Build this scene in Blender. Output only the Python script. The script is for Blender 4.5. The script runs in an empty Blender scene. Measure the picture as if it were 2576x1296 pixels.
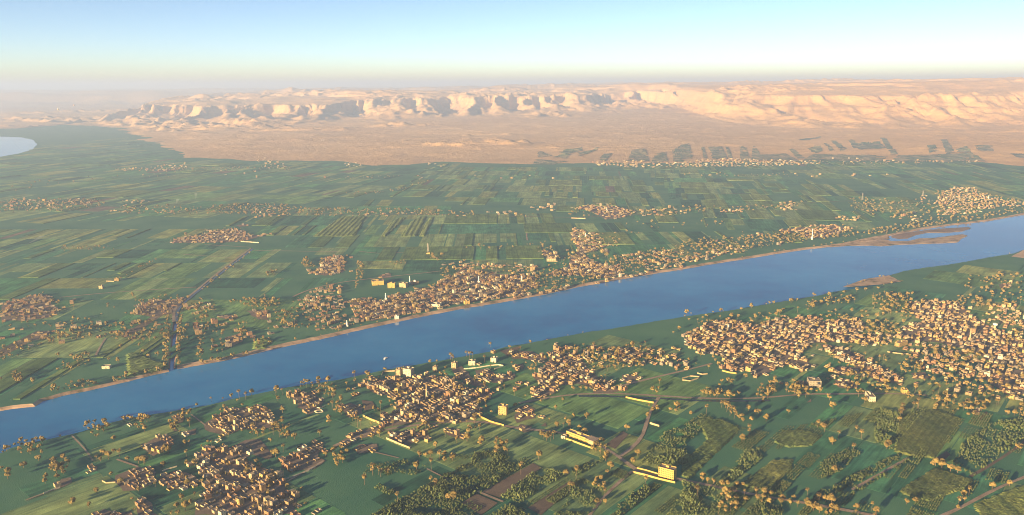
import bpy, bmesh, math, random
import numpy as np
from mathutils import Matrix, Vector
from mathutils.geometry import tessellate_polygon

random.seed(7)
RNG = np.random.default_rng(11)
SC = bpy.context.scene
COL = SC.collection

# ------------------------------------------------------------------ camera
CAM_H = 600.0
FW, FH = 2575.0, 1296.0
HFOV = math.radians(66.0)
FPX = FW / 2 / math.tan(HFOV / 2)
PITCH = math.atan((648 - 213.5) / FPX)
ROLL = math.radians(0.345)
cam_data = bpy.data.cameras.new('camera')
cam = bpy.data.objects.new('camera', cam_data)
COL.objects.link(cam)
cam_data.sensor_fit = 'HORIZONTAL'
cam_data.angle = HFOV
cam_data.clip_start = 1.0
cam_data.clip_end = 400000.0
_f = Vector((0, math.cos(PITCH), -math.sin(PITCH)))
_u = Vector((0, math.sin(PITCH), math.cos(PITCH)))
_r = Vector((1, 0, 0))
_cr, _sr = math.cos(ROLL), math.sin(ROLL)
CR = _r * _cr - _u * _sr
CU = _r * _sr + _u * _cr
cam.matrix_world = Matrix(((CR.x, CU.x, -_f.x, 0), (CR.y, CU.y, -_f.y, 0), (CR.z, CU.z, -_f.z, CAM_H), (0, 0, 0, 1)))
SC.camera = cam

# ------------------------------------------------------------------ light
SUN_AZ = math.radians(42.0)      # light travels towards this bearing (from +Y towards +X)
SUN_EL = math.radians(9.3)
sun_data = bpy.data.lights.new('sun', 'SUN')
sun_data.energy = 5.0
sun_data.angle = math.radians(0.55)
sun_data.color = (1.0, 0.69, 0.33)
sun = bpy.data.objects.new('sun', sun_data)
COL.objects.link(sun)
_d = Vector((math.sin(SUN_AZ) * math.cos(SUN_EL), math.cos(SUN_AZ) * math.cos(SUN_EL), -math.sin(SUN_EL)))
sun.rotation_euler = _d.to_track_quat('-Z', 'Y').to_euler()
sun.location = (-3000, -3000, 3000)

world = bpy.data.worlds.new('World')
SC.world = world
world.use_nodes = True
wn, wl = world.node_tree.nodes, world.node_tree.links
wn.clear()
w_out = wn.new('ShaderNodeOutputWorld')
w_bg = wn.new('ShaderNodeBackground')
w_sky = wn.new('ShaderNodeTexSky')
w_tc = wn.new('ShaderNodeTexCoord')
w_map = wn.new('ShaderNodeMapping')
w_map.inputs['Scale'].default_value = (1, 1, 2.6)   # the valley air is thick: the sky's colours run through a short height
w_sky.sky_type = 'NISHITA'
w_sky.sun_disc = False
w_sky.sun_elevation = SUN_EL
w_sky.sun_rotation = SUN_AZ + math.pi
w_sky.altitude = 300
w_sky.air_density = 1.0
w_sky.dust_density = 1.15
w_sky.ozone_density = 2.0
w_bg.inputs['Strength'].default_value = 0.066
wl.new(w_tc.outputs['Generated'], w_map.inputs['Vector'])
wl.new(w_map.outputs['Vector'], w_sky.inputs['Vector'])
w_tint = wn.new('ShaderNodeMix'); w_tint.data_type = 'RGBA'; w_tint.blend_type = 'MULTIPLY'
w_tint.inputs[0].default_value = 1.0
w_tint.inputs[7].default_value = (1.07, 1.01, 1.01, 1)     # white balance of the whole sky
wl.new(w_sky.outputs['Color'], w_tint.inputs[6])
wl.new(w_tint.outputs[2], w_bg.inputs['Color'])
wl.new(w_bg.outputs['Background'], w_out.inputs['Surface'])

SC.view_settings.view_transform = 'Standard'
SC.view_settings.look = 'None'
SC.view_settings.exposure = 2.3
SC.view_settings.gamma = 1.0
SC.view_settings.use_curve_mapping = False
SC.render.engine = 'CYCLES'
cy = SC.cycles
cy.max_bounces = 5
cy.diffuse_bounces = 2
cy.glossy_bounces = 2
cy.transmission_bounces = 2
cy.volume_bounces = 1
cy.transparent_max_bounces = 4
cy.use_denoising = True
cy.pixel_filter_type = 'BLACKMAN_HARRIS'
cy.filter_width = 1.05

# ------------------------------------------------------------------ pixel -> place
CROPS = {'A1': (0, 250), 'A2': (1300, 250), 'A3': (2595, 250), 'B1': (0, 850), 'B2': (1300, 850), 'B3': (2595, 850),
         'C1': (0, 1310), 'C2': (1300, 1310), 'C3': (2595, 1310)}

def view_xy(k, p):
    if k == 'V':
        return p
    s = CROPS[k]
    return ((s[0] + p[0] / 1.9815) / 1.5126, (s[1] + p[1] / 1.9815) / 1.5126)

def ray(v):
    a, b = (v[0] - FW / 2) / FPX, -(v[1] - FH / 2) / FPX
    return _f + CR * a + CU * b

def G(k, p, z=0.0):
    d = ray(view_xy(k, p))
    t = (z - CAM_H) / d.z
    return (d.x * t, d.y * t)

def GP(k, pts, z=0.0):
    return [G(k, p, z) for p in pts]

def proj(x, y, z):
    v = Vector((x, y, z - CAM_H))
    d = v.dot(_f)
    return (FW / 2 + FPX * v.dot(CR) / d, FH / 2 - FPX * v.dot(CU) / d, d)

def in_frame(x, y, z=0.0, m=0):
    px, py, d = proj(x, y, z)
    return d > 0 and -m < px < FW + m and -m < py < FH + m

def height_between(k, base, top):
    bx, by = G(k, base)
    d = ray(view_xy(k, top))
    t = by / d.y
    return bx, by, CAM_H + d.z * t

def bearing(k, a, b):
    p, q = G(k, a), G(k, b)
    return math.atan2(q[0] - p[0], q[1] - p[1])

def inside(x, y, poly):
    r = False
    n = len(poly)
    j = n - 1
    for i in range(n):
        xi, yi = poly[i]; xj, yj = poly[j]
        if (yi > y) != (yj > y) and x < (xj - xi) * (y - yi) / (yj - yi) + xi:
            r = not r
        j = i
    return r

# ------------------------------------------------------------------ noise
class Noise:
    def __init__(self, seed, n=256):
        self.t = np.random.default_rng(seed).random((n, n)).astype(np.float32) * 2 - 1
        self.n = n
    def __call__(self, x, y):
        xi = np.floor(x).astype(np.int64); yi = np.floor(y).astype(np.int64)
        fx = x - xi; fy = y - yi
        fx = fx * fx * fx * (fx * (fx * 6 - 15) + 10); fy = fy * fy * fy * (fy * (fy * 6 - 15) + 10)
        n = self.n
        x0, x1, y0, y1 = xi % n, (xi + 1) % n, yi % n, (yi + 1) % n
        t = self.t
        a = t[x0, y0] * (1 - fx) + t[x1, y0] * fx
        b = t[x0, y1] * (1 - fx) + t[x1, y1] * fx
        return a * (1 - fy) + b * fy

def fbm(n, x, y, oct=5, gain=0.5):
    s, a, o = 0, 1.0, 0
    for i in range(oct):
        s = s + a * n(x * 2 ** i + 17.3 * i, y * 2 ** i + 9.1 * i)
        o += a; a *= gain
    return s / o

def ridged(n, x, y, oct=5, gain=0.5):
    s, a, o = 0, 1.0, 0
    for i in range(oct):
        s = s + a * (1 - 2 * np.abs(n(x * 2 ** i + 31.7 * i, y * 2 ** i + 5.9 * i)))
        o += a; a *= gain
    return s / o

def sstep(a, b, x):
    t = np.clip((x - a) / (b - a), 0, 1)
    return t * t * (3 - 2 * t)

# ------------------------------------------------------------------ materials
def new_mat(name):
    m = bpy.data.materials.new(name)
    m.use_nodes = True
    nt = m.node_tree
    b = nt.nodes['Principled BSDF']
    b.inputs['Roughness'].default_value = 0.9
    b.inputs['Specular IOR Level'].default_value = 0.15
    return m, nt.nodes, nt.links, b

def noise_node(n, l, scale, detail=4, coord=None, rough=0.55):
    g = n.new('ShaderNodeTexNoise')
    g.inputs['Scale'].default_value = scale
    g.inputs['Detail'].default_value = detail
    g.inputs['Roughness'].default_value = rough
    if coord:
        l.new(coord, g.inputs['Vector'])
    return g

def ramp(n, l, src, stops):
    r = n.new('ShaderNodeValToRGB')
    e = r.color_ramp.elements
    while len(e) < len(stops):
        e.new(0.5)
    for i, (p, c) in enumerate(stops):
        e[i].position = p
        e[i].color = (*c, 1)
    l.new(src, r.inputs['Fac'])
    return r

def mix(n, l, fac, a, b, mode='MIX'):
    x = n.new('ShaderNodeMix')
    x.data_type = 'RGBA'
    x.blend_type = mode
    for s, v in ((0, fac), (6, a), (7, b)):
        if hasattr(v, 'node'):
            l.new(v, x.inputs[s])
        else:
            x.inputs[s].default_value = v if s == 0 else (*v, 1)
    return x.outputs[2]

def position(n):
    return n.new('ShaderNodeNewGeometry').outputs['Position']

def earthy(name, c1, c2, scale=0.02, fine=0.4, rough=0.95, bump=0.0):
    m, n, l, b = new_mat(name)
    p = position(n)
    a = noise_node(n, l, scale, 5, p)
    r = ramp(n, l, a.outputs['Fac'], [(0.3, c1), (0.7, c2)])
    f = noise_node(n, l, fine, 3, p)
    r2 = ramp(n, l, f.outputs['Fac'], [(0.3, (0.78, 0.78, 0.78)), (0.7, (1.2, 1.2, 1.2))])
    l.new(mix(n, l, 1.0, r.outputs['Color'], r2.outputs['Color'], 'MULTIPLY'), b.inputs['Base Color'])
    b.inputs['Roughness'].default_value = rough
    if bump:
        bp = n.new('ShaderNodeBump')
        bp.inputs['Strength'].default_value = 1.0
        bp.inputs['Distance'].default_value = bump
        l.new(f.outputs['Fac'], bp.inputs['Height'])
        l.new(bp.outputs['Normal'], b.inputs['Normal'])
    return m

def obj_varied(name, c, var=0.18, rough=0.9, scale=0.5, dirt=(0.6, 0.55, 0.5)):
    """a wall or leaf colour that varies from thing to thing and has stains of its own"""
    m, n, l, b = new_mat(name)
    oi = n.new('ShaderNodeObjectInfo')
    hs = n.new('ShaderNodeHueSaturation')
    hs.inputs['Color'].default_value = (*c, 1)
    mr = n.new('ShaderNodeMapRange')
    mr.inputs['To Min'].default_value = 1 - var; mr.inputs['To Max'].default_value = 1 + var
    l.new(oi.outputs['Random'], mr.inputs['Value'])
    l.new(mr.outputs['Result'], hs.inputs['Value'])
    f = noise_node(n, l, scale, 4, position(n))
    r = ramp(n, l, f.outputs['Fac'], [(0.35, dirt), (0.65, (1.08, 1.08, 1.08))])
    l.new(mix(n, l, 1.0, hs.outputs['Color'], r.outputs['Color'], 'MULTIPLY'), b.inputs['Base Color'])
    b.inputs['Roughness'].default_value = rough
    return m

def leaf_mat(name, c1, c2, scale=0.25):
    m, n, l, b = new_mat(name)
    f = noise_node(n, l, scale, 2, position(n))
    r = ramp(n, l, f.outputs['Fac'], [(0.3, c1), (0.7, c2)])
    oi = n.new('ShaderNodeObjectInfo')
    hs = n.new('ShaderNodeHueSaturation')
    mr = n.new('ShaderNodeMapRange')
    mr.inputs['To Min'].default_value = 0.75; mr.inputs['To Max'].default_value = 1.25
    l.new(oi.outputs['Random'], mr.inputs['Value'])
    l.new(mr.outputs['Result'], hs.inputs['Value'])
    l.new(r.outputs['Color'], hs.inputs['Color'])
    l.new(hs.outputs['Color'], b.inputs['Base Color'])
    b.inputs['Roughness'].default_value = 0.7
    b.inputs['Specular IOR Level'].default_value = 0.2
    return m

def streaks(n, l, p, az, along=0.012, across=0.16):
    mp = n.new('ShaderNodeMapping')
    mp.vector_type = 'TEXTURE'
    mp.inputs['Rotation'].default_value = (0, 0, -az)
    mp.inputs['Scale'].default_value = (1 / across, 1 / along, 10)
    l.new(p, mp.inputs['Vector'])
    return noise_node(n, l, 1.0, 4, mp.outputs['Vector'], 0.6)

def attr_mat(name, scale=0.02, fine=0.8, lo=0.60, hi=1.42, az=0.0):
    """crop colours are stored per field; grain, patchiness and painted lit and shaded streaks come from noise"""
    m, n, l, b = new_mat(name)
    at = n.new('ShaderNodeAttribute')
    at.attribute_name = 'crop'
    p = position(n)
    a = noise_node(n, l, scale, 5, p, 0.65)
    r = ramp(n, l, a.outputs['Fac'], [(0.3, (lo, lo, lo)), (0.7, (hi, hi, hi * 0.95))])
    f = noise_node(n, l, fine, 3, p)
    r2 = ramp(n, l, f.outputs['Fac'], [(0.3, (0.8, 0.8, 0.8)), (0.7, (1.2, 1.2, 1.2))])
    c = mix(n, l, 1.0, at.outputs['Color'], r.outputs['Color'], 'MULTIPLY')
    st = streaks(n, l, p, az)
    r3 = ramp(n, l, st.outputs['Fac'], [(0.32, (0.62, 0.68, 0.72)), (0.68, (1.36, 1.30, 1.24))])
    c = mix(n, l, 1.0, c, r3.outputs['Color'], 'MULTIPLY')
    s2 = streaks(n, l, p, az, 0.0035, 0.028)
    r4 = ramp(n, l, s2.outputs['Fac'], [(0.36, (0.62, 0.74, 0.78)), (0.64, (1.26, 1.20, 1.06))])  # broad strips of sun and shade painted into the crop colour
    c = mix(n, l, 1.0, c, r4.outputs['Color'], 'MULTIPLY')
    l.new(mix(n, l, 1.0, c, r2.outputs['Color'], 'MULTIPLY'), b.inputs['Base Color'])
    bp = n.new('ShaderNodeBump')
    bp.inputs['Distance'].default_value = 0.6
    l.new(f.outputs['Fac'], bp.inputs['Height'])
    l.new(bp.outputs['Normal'], b.inputs['Normal'])
    return m

M = {}
M['green'] = earthy('valley_green', (0.030, 0.115, 0.074), (0.074, 0.170, 0.092), 0.006, 0.7, bump=0.6)
M['dirt'] = earthy('village_dirt', (0.115, 0.09, 0.072), (0.19, 0.145, 0.11), 0.03, 0.3)
M['soil'] = earthy('ploughed_soil', (0.09, 0.068, 0.055), (0.14, 0.105, 0.08), 0.03, 0.5)
M['road'] = earthy('dusty_road', (0.20, 0.15, 0.11), (0.32, 0.245, 0.18), 0.05, 0.5)
M['sandbank'] = earthy('sand_bank', (0.34, 0.24, 0.16), (0.46, 0.33, 0.22), 0.02, 0.2)
def bank_mat():
    m, n, l, b = new_mat('river_bank')
    p = position(n)
    a = noise_node(n, l, 0.022, 6, p, 0.65)
    r = ramp(n, l, a.outputs['Fac'], [(0.34, (0.085, 0.085, 0.042)), (0.42, (0.21, 0.15, 0.10)), (0.52, (0.35, 0.245, 0.16)), (0.68, (0.43, 0.31, 0.205))])
    l.new(r.outputs['Color'], b.inputs['Base Color'])
    return m
M['bank'] = bank_mat()
M['mud'] = earthy('mud_flat', (0.15, 0.105, 0.085), (0.24, 0.17, 0.13), 0.015, 0.15)
M['grassbank'] = earthy('grass_bank', (0.035, 0.06, 0.025), (0.10, 0.095, 0.05), 0.03, 0.2)
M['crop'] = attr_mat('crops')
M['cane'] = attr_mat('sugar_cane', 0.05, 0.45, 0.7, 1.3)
M['banana'] = leaf_mat('banana_leaf', (0.050, 0.085, 0.030), (0.120, 0.140, 0.050), 0.15)
M['leaf'] = leaf_mat('dusty_leaf', (0.138, 0.116, 0.040), (0.287, 0.204, 0.076))
M['leaf2'] = leaf_mat('olive_leaf', (0.138, 0.116, 0.040), (0.247, 0.176, 0.065))
M['frond'] = leaf_mat('palm_frond', (0.149, 0.123, 0.042), (0.287, 0.200, 0.074))
M['bark'] = obj_varied('bark', (0.16, 0.115, 0.08), 0.2, 0.95, 1.5)
WALLS = {'tan brick': (0.292, 0.211, 0.122), 'reddish brick': (0.270, 0.165, 0.099), 'cream plastered': (0.400, 0.325, 0.203),
         'grey concrete': (0.238, 0.211, 0.168), 'ochre plastered': (0.389, 0.285, 0.128), 'whitewashed': (0.518, 0.479, 0.360)}
for k, c in WALLS.items():
    M[k] = obj_varied(k.replace(' ', '_'), c, 0.16, 0.92, 0.35, (0.72, 0.68, 0.64))
M['roofing'] = obj_varied('dusty_roof', (0.27, 0.215, 0.17), 0.25, 0.95, 0.4)
M['dark'] = obj_varied('dark_opening', (0.035, 0.03, 0.028), 0.2, 0.5, 1.0)
M['white'] = obj_varied('white_paint', (0.74, 0.70, 0.62), 0.06, 0.7, 0.5, (0.85, 0.83, 0.8))
M['yellow'] = obj_varied('yellow_paint', (0.42, 0.30, 0.10), 0.05, 0.8, 0.3, (0.88, 0.86, 0.84))
M['steel'] = obj_varied('galvanised_steel', (0.35, 0.33, 0.31), 0.1, 0.5, 1.0)
M['orange'] = obj_varied('balloon_fabric', (0.62, 0.30, 0.12), 0.1, 0.6, 1.0)

m, n, l, b = new_mat('river_water')
b.inputs['Base Color'].default_value = (0.003, 0.105, 0.30, 1)
b.inputs['Roughness'].default_value = 0.07
b.inputs['IOR'].default_value = 1.33
b.inputs['Specular IOR Level'].default_value = 0.5
_p = position(n)
_w1 = noise_node(n, l, 0.05, 3, _p)
_w2 = noise_node(n, l, 0.004, 3, _p)
_bp = n.new('ShaderNodeBump'); _bp.inputs['Distance'].default_value = 0.35; _bp.inputs['Strength'].default_value = 0.22
l.new(_w1.outputs['Fac'], _bp.inputs['Height'])
l.new(_bp.outputs['Normal'], b.inputs['Normal'])
_r = ramp(n, l, _w2.outputs['Fac'], [(0.35, (0.03, 0.03, 0.03)), (0.65, (0.09, 0.09, 0.09))])
l.new(_r.outputs['Color'], b.inputs['Roughness'])
_w3 = noise_node(n, l, 0.0022, 5, _p, 0.6)
_wc = ramp(n, l, _w3.outputs['Fac'], [(0.35, (0.003, 0.088, 0.26)), (0.5, (0.006, 0.135, 0.33)), (0.68, (0.022, 0.185, 0.38))])
l.new(_wc.outputs['Color'], b.inputs['Base Color'])
M['water'] = m
M['canal'] = earthy('canal_water', (0.018, 0.030, 0.035), (0.030, 0.042, 0.045), 0.02, 0.1, 0.12)

# desert: sand with strata that follow height
m, n, l, b = new_mat('desert_rock')
_p = position(n)
_sep = n.new('ShaderNodeSeparateXYZ'); l.new(_p, _sep.inputs[0])
_big = noise_node(n, l, 0.0007, 5, _p)
_c = ramp(n, l, _big.outputs['Fac'], [(0.3, (0.46, 0.292, 0.148)), (0.7, (0.55, 0.366, 0.190))])
_wob = noise_node(n, l, 0.004, 4, _p)
_ad = n.new('ShaderNodeMath'); _ad.operation = 'MULTIPLY_ADD'
l.new(_wob.outputs['Fac'], _ad.inputs[0]); _ad.inputs[1].default_value = 60.0; l.new(_sep.outputs['Z'], _ad.inputs[2])
_cz = n.new('ShaderNodeCombineXYZ'); l.new(_ad.outputs[0], _cz.inputs['Z'])
_str = noise_node(n, l, 0.045, 3, _cz.outputs[0])
_sr2 = ramp(n, l, _str.outputs['Fac'], [(0.35, (0.82, 0.80, 0.78)), (0.65, (1.12, 1.12, 1.1))])
_fine = noise_node(n, l, 0.02, 6, _p, 0.7)
_fr = ramp(n, l, _fine.outputs['Fac'], [(0.3, (0.92, 0.92, 0.92)), (0.7, (1.07, 1.07, 1.07))])
_c2 = mix(n, l, 1.0, _c.outputs['Color'], _sr2.outputs['Color'], 'MULTIPLY')
_c3 = mix(n, l, 1.0, _c2, _fr.outputs['Color'], 'MULTIPLY')
# the eastern massif is tinted yellower, warmer haze put into its colour
_mx = n.new('ShaderNodeMapRange'); _mx.inputs['From Min'].default_value = 1500; _mx.inputs['From Max'].default_value = 5000
l.new(_sep.outputs['X'], _mx.inputs['Value'])
_c4 = mix(n, l, _mx.outputs['Result'], _c3, mix(n, l, 1.0, _c3, (1.12, 1.0, 0.72), 'MULTIPLY'))
l.new(_c4, b.inputs['Base Color'])
_bp = n.new('ShaderNodeBump'); _bp.inputs['Distance'].default_value = 18.0; _bp.inputs['Strength'].default_value = 0.8
l.new(_fine.outputs['Fac'], _bp.inputs['Height']); l.new(_bp.outputs['Normal'], b.inputs['Normal'])
M['desert'] = m

# ------------------------------------------------------------------ object helpers
def tag(o, label=None, cat=None, group=None, kind=None):
    if label: o['label'] = label
    if cat: o['category'] = cat
    if group: o['group'] = group
    if kind: o['kind'] = kind
    return o

class MB:
    """collects faces with a material slot each"""
    def __init__(s):
        s.v, s.f, s.m = [], [], []
    def face(s, pts, m=0):
        i = len(s.v); s.v.extend(pts); s.f.append(tuple(range(i, i + len(pts)))); s.m.append(m)
    def box(s, x0, x1, y0, y1, z0, z1, m=0, top=None, bottom=True):
        i = len(s.v)
        s.v += [(x0, y0, z0), (x1, y0, z0), (x1, y1, z0), (x0, y1, z0), (x0, y0, z1), (x1, y0, z1), (x1, y1, z1), (x0, y1, z1)]
        fs = [(0, 1, 5, 4), (1, 2, 6, 5), (2, 3, 7, 6), (3, 0, 4, 7), (4, 5, 6, 7)]
        ms = [m, m, m, m, m if top is None else top]
        if bottom: fs.append((3, 2, 1, 0)); ms.append(m)
        s.f += [tuple(i + a for a in q) for q in fs]; s.m += ms
    def tube(s, rings, n=6, m=0, cap=True):
        """rings: (x, y, z, r)"""
        i = len(s.v)
        for x, y, z, r in rings:
            for a in range(n):
                t = 2 * math.pi * a / n
                s.v.append((x + r * math.cos(t), y + r * math.sin(t), z))
        for k in range(len(rings) - 1):
            for a in range(n):
                b2 = (a + 1) % n
                s.f.append((i + k * n + a, i + k * n + b2, i + (k + 1) * n + b2, i + (k + 1) * n + a)); s.m.append(m)
        if cap:
            s.f.append(tuple(i + (len(rings) - 1) * n + a for a in range(n))); s.m.append(m)
            s.f.append(tuple(i + n - 1 - a for a in range(n))); s.m.append(m)
    def mesh(s, name, mats):
        me = bpy.data.meshes.new(name)
        me.from_pydata(s.v, [], s.f)
        for q in mats: me.materials.append(q)
        if len(mats) > 1: me.polygons.foreach_set('material_index', s.m)
        me.update()
        return me
    def arrays(s):
        return np.array(s.v, np.float32), s.f, s.m

def add(name, me, parent=None, loc=(0, 0, 0), rz=0.0, sc=None):
    o = bpy.data.objects.new(name, me)
    COL.objects.link(o)
    o.location = loc
    if rz: o.rotation_euler = (0, 0, rz)
    if sc: o.scale = sc if hasattr(sc, '__len__') else (sc, sc, sc)
    if parent: o.parent = parent
    return o

def poly_mesh(name, poly, z, mat):
    tris = tessellate_polygon([[Vector((x, y, 0)) for x, y in poly]])
    me = bpy.data.meshes.new(name)
    fs = []
    for t in tris:
        a, b2, c = (poly[i] for i in t)
        up = (b2[0] - a[0]) * (c[1] - a[1]) - (b2[1] - a[1]) * (c[0] - a[0])
        fs.append(t if up > 0 else (t[0], t[2], t[1]))
    me.from_pydata([(x, y, z(x, y) if callable(z) else z) for x, y in poly], [], fs)
    me.materials.append(mat)
    me.update()
    return me

def big_mesh(name, v, f, mats, mi=None, attr=None, smooth=False):
    """v: n x 3 array, f: m x k array (k = 3 or 4)"""
    me = bpy.data.meshes.new(name)
    v = np.asarray(v, np.float32); f = np.asarray(f, np.int32)
    k = f.shape[1]
    me.vertices.add(len(v)); me.vertices.foreach_set('co', v.ravel())
    me.loops.add(f.size); me.loops.foreach_set('vertex_index', f.ravel())
    me.polygons.add(len(f)); me.polygons.foreach_set('loop_start', np.arange(0, f.size, k, dtype=np.int32))
    for q in mats: me.materials.append(q)
    if mi is not None: me.polygons.foreach_set('material_index', np.asarray(mi, np.int32))
    if attr is not None:
        a = me.attributes.new('crop', 'FLOAT_COLOR', 'POINT')
        a.data.foreach_set('color', np.asarray(attr, np.float32).ravel())
    me.polygons.foreach_set('use_smooth', np.full(len(f), bool(smooth)))
    me.update(calc_edges=True)
    me.validate()
    return me

def ribbon(name, pts, width, z, mat, widths=None):
    """a flat strip along a line of ground points"""
    pts = [Vector((x, y, 0)) for x, y in pts]
    dense = []
    for a, b2 in zip(pts, pts[1:]):
        k = max(1, int((b2 - a).length / 25))
        dense += [a.lerp(b2, i / k) for i in range(k)]
    dense.append(pts[-1])
    for _ in range(3):
        dense = [dense[0]] + [(dense[i - 1] + dense[i] * 2 + dense[i + 1]) / 4 for i in range(1, len(dense) - 1)] + [dense[-1]]
    v, f = [], []
    for i, p in enumerate(dense):
        t = dense[min(i + 1, len(dense) - 1)] - dense[max(i - 1, 0)]
        nrm = Vector((-t.y, t.x, 0)).normalized()
        w = width * (1 + 0.12 * math.sin(i * 1.7) + 0.1 * math.sin(i * 0.63 + 1)) / 2
        v += [p + nrm * w, p - nrm * w]
        if i: f.append((2 * i - 2, 2 * i - 1, 2 * i + 1, 2 * i))
    me = bpy.data.meshes.new(name)
    me.from_pydata([(q.x, q.y, z) for q in v], [], f)
    me.materials.append(mat)
    return me, [(q.x, q.y) for q in dense]

BUSY = {}           # 8 m cells already taken by a building, a road or a tree
def cells(x, y, r):
    s = 4.0
    return [(i, j) for i in range(int((x - r) // s), int((x + r) // s) + 1) for j in range(int((y - r) // s), int((y + r) // s) + 1)]
def free(x, y, r):
    return not any(c in BUSY for c in cells(x, y, r))
def take(x, y, r):
    for c in cells(x, y, r): BUSY[c] = 1
#@@GROUND
# ------------------------------------------------------------------ ground, river, banks
WZ = -4.0
FAR_BANK = [(-400, 1118), (-150, 1062), (0, 1034.6), (30, 1029.5), (90, 1023), (110, 1009.5), (160, 996), (247, 978), (327, 959.5), (378, 946), (426, 935.5)]
CANAL_L = [(428, 929), (434, 868), (439.5, 806), (442, 772)]
CANAL_R = [(446, 772), (445, 806), (440, 868), (436, 929)]
FAR_BANK2 = [(447, 929.5), (505, 919), (567, 908), (628, 894), (687, 879.5), (751, 866), (805, 855), (859.5, 842), (916, 829), (980, 815), (1046, 800.5),
             (1110, 788), (1176, 775.5), (1260, 762), (1310, 753), (1360, 744), (1410, 733), (1460, 722), (1560, 704), (1660, 687), (1719, 678), (1770, 669),
             (1826, 660), (1890, 650), (1949, 640), (2016, 630), (2075, 623), (2129, 616), (2190, 603), (2260, 590), (2330, 576), (2400, 567), (2445, 562), (2490, 556),
             (2575, 541), (2700, 520), (2900, 492), (3300, 450)]
NEAR_BANK = [(-400, 1235), (-150, 1178), (0, 1141), (20, 1130), (60, 1119), (113, 1108), (160, 1097), (207, 1086), (260, 1070), (310, 1056), (370, 1045), (430, 1036),
             (520, 1021), (575, 1007), (634, 994.5), (717, 976), (790, 965), (859.5, 955), (910, 943), (959, 933), (1076, 913), (1150, 900), (1226, 886), (1270, 874),
             (1326.5, 864.5), (1460, 839), (1560, 824), (1640, 810), (1719, 797.5), (1826, 783), (1890, 772), (1949, 762), (2000, 754), (2049, 745.5), (2105, 733),
             (2150, 727.5), (2215, 718), (2268, 709), (2235, 708.5), (2180, 716), (2140, 721), (2128, 722), (2166, 709), (2200, 701), (2236, 693.7), (2266, 683.8),
             (2320, 675), (2383, 667), (2440, 657), (2483, 648.7), (2546, 638.7), (2575, 628), (2650, 612), (2900, 575), (3300, 535)]

def subdivide(pts, step, jitter, seed):
    r = random.Random(seed)
    out = []
    for a, b2 in zip(pts, pts[1:]):
        L = math.hypot(b2[0] - a[0], b2[1] - a[1])
        k = max(1, int(L / step))
        nx, ny = -(b2[1] - a[1]) / max(L, 1e-6), (b2[0] - a[0]) / max(L, 1e-6)
        for i in range(k):
            t = i / k
            j = r.uniform(-jitter, jitter) if i else r.uniform(-jitter, jitter) * 0.4
            out.append((a[0] + (b2[0] - a[0]) * t + nx * j, a[1] + (b2[1] - a[1]) * t + ny * j))
    out.append(pts[-1])
    return out

def offset_line(pts, d):
    out = []
    for i, p in enumerate(pts):
        a, b2 = pts[max(i - 1, 0)], pts[min(i + 1, len(pts) - 1)]
        tx, ty = b2[0] - a[0], b2[1] - a[1]
        L = math.hypot(tx, ty) or 1
        out.append((p[0] - ty / L * d, p[1] + tx / L * d))
    return out

far_w = subdivide(GP('V', FAR_BANK, WZ) + GP('V', CANAL_L + CANAL_R, WZ) + GP('V', FAR_BANK2, WZ), 14, 1.6, 3)
near_w = subdivide(GP('V', NEAR_BANK, WZ), 14, 1.6, 4)
far_a = subdivide(GP('V', FAR_BANK + CANAL_L, WZ), 14, 1.6, 3)

def bank(name, line, side, width, mat, label, zt=0.0, canal=None):
    top = offset_line(line, side * width)
    v, f = [], []
    for i, (w, t) in enumerate(zip(line, top)):
        v += [(w[0], w[1], WZ - 0.6), ((w[0] * .55 + t[0] * .45), (w[1] * .55 + t[1] * .45), -2.0 + 0.5 * math.sin(i * .9)), (t[0], t[1], zt)]
        if i:
            a, c = 3 * i - 3, 3 * i
            q = [(a, c, c + 1, a + 1), (a + 1, c + 1, c + 2, a + 2)]
            f += q if side < 0 else [x[::-1] for x in q]
    me = bpy.data.meshes.new(name)
    me.from_pydata(v, [], f)
    me.materials.append(mat)
    tag(add(name, me), label, kind='structure')
    return top

# lines run left to right; the far land lies on their left side
l1 = subdivide(GP('V', FAR_BANK, WZ), 14, 1.6, 3)
l2 = subdivide(GP('V', CANAL_L, WZ), 20, 0.8, 5)
l3 = subdivide(GP('V', CANAL_R, WZ), 20, 0.8, 6)
l4 = subdivide(GP('V', FAR_BANK2, WZ), 14, 1.6, 7)
t1 = bank('river_bank', l1, 1, 10, M['bank'], 'sandy far bank of the river below the canal mouth')
t2 = bank('canal_bank', l2, 1, 4, M['mud'], 'dark earth bank of the straight canal, river side')
t3 = bank('canal_bank', l3, 1, 4, M['mud'], 'dark earth bank of the straight canal, village side')
t4 = bank('river_bank', l4, 1, 18, M['bank'], 'pale sandy far bank of the river along the villages')
t5 = bank('river_bank', near_w, -1, 9, M['grassbank'], 'grassy near bank of the river')
XL, XR, YF = -90000, 90000, 160000
far_poly = t1 + t2 + t3 + t4 + [(XR, t4[-1][1] + 40000), (XR, YF), (XL, YF), (XL, t1[0][1] - 20000)]
near_poly = [(XL, t5[0][1] - 20500), (t5[0][0], t5[0][1])] + t5[1:] + [(XR, t5[-1][1] + 39500), (XR, -12000), (XL, -22000)]
tag(add('ground', poly_mesh('ground', far_poly, 0.0, M['green'])), 'flat green valley floor beyond the river', kind='structure')
tag(add('ground', poly_mesh('ground', near_poly, 0.0, M['green'])), 'flat green valley floor on the near side of the river', kind='structure')
wv = [(XL, -25000, WZ), (XR, -25000, WZ), (XR, 60000, WZ), (XL, 60000, WZ)]
me = bpy.data.meshes.new('river_water'); me.from_pydata(wv, [], [(0, 1, 2, 3)]); me.materials.append(M['water'])
tag(add('river', me), 'wide calm blue river crossing the valley', kind='structure')

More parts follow.
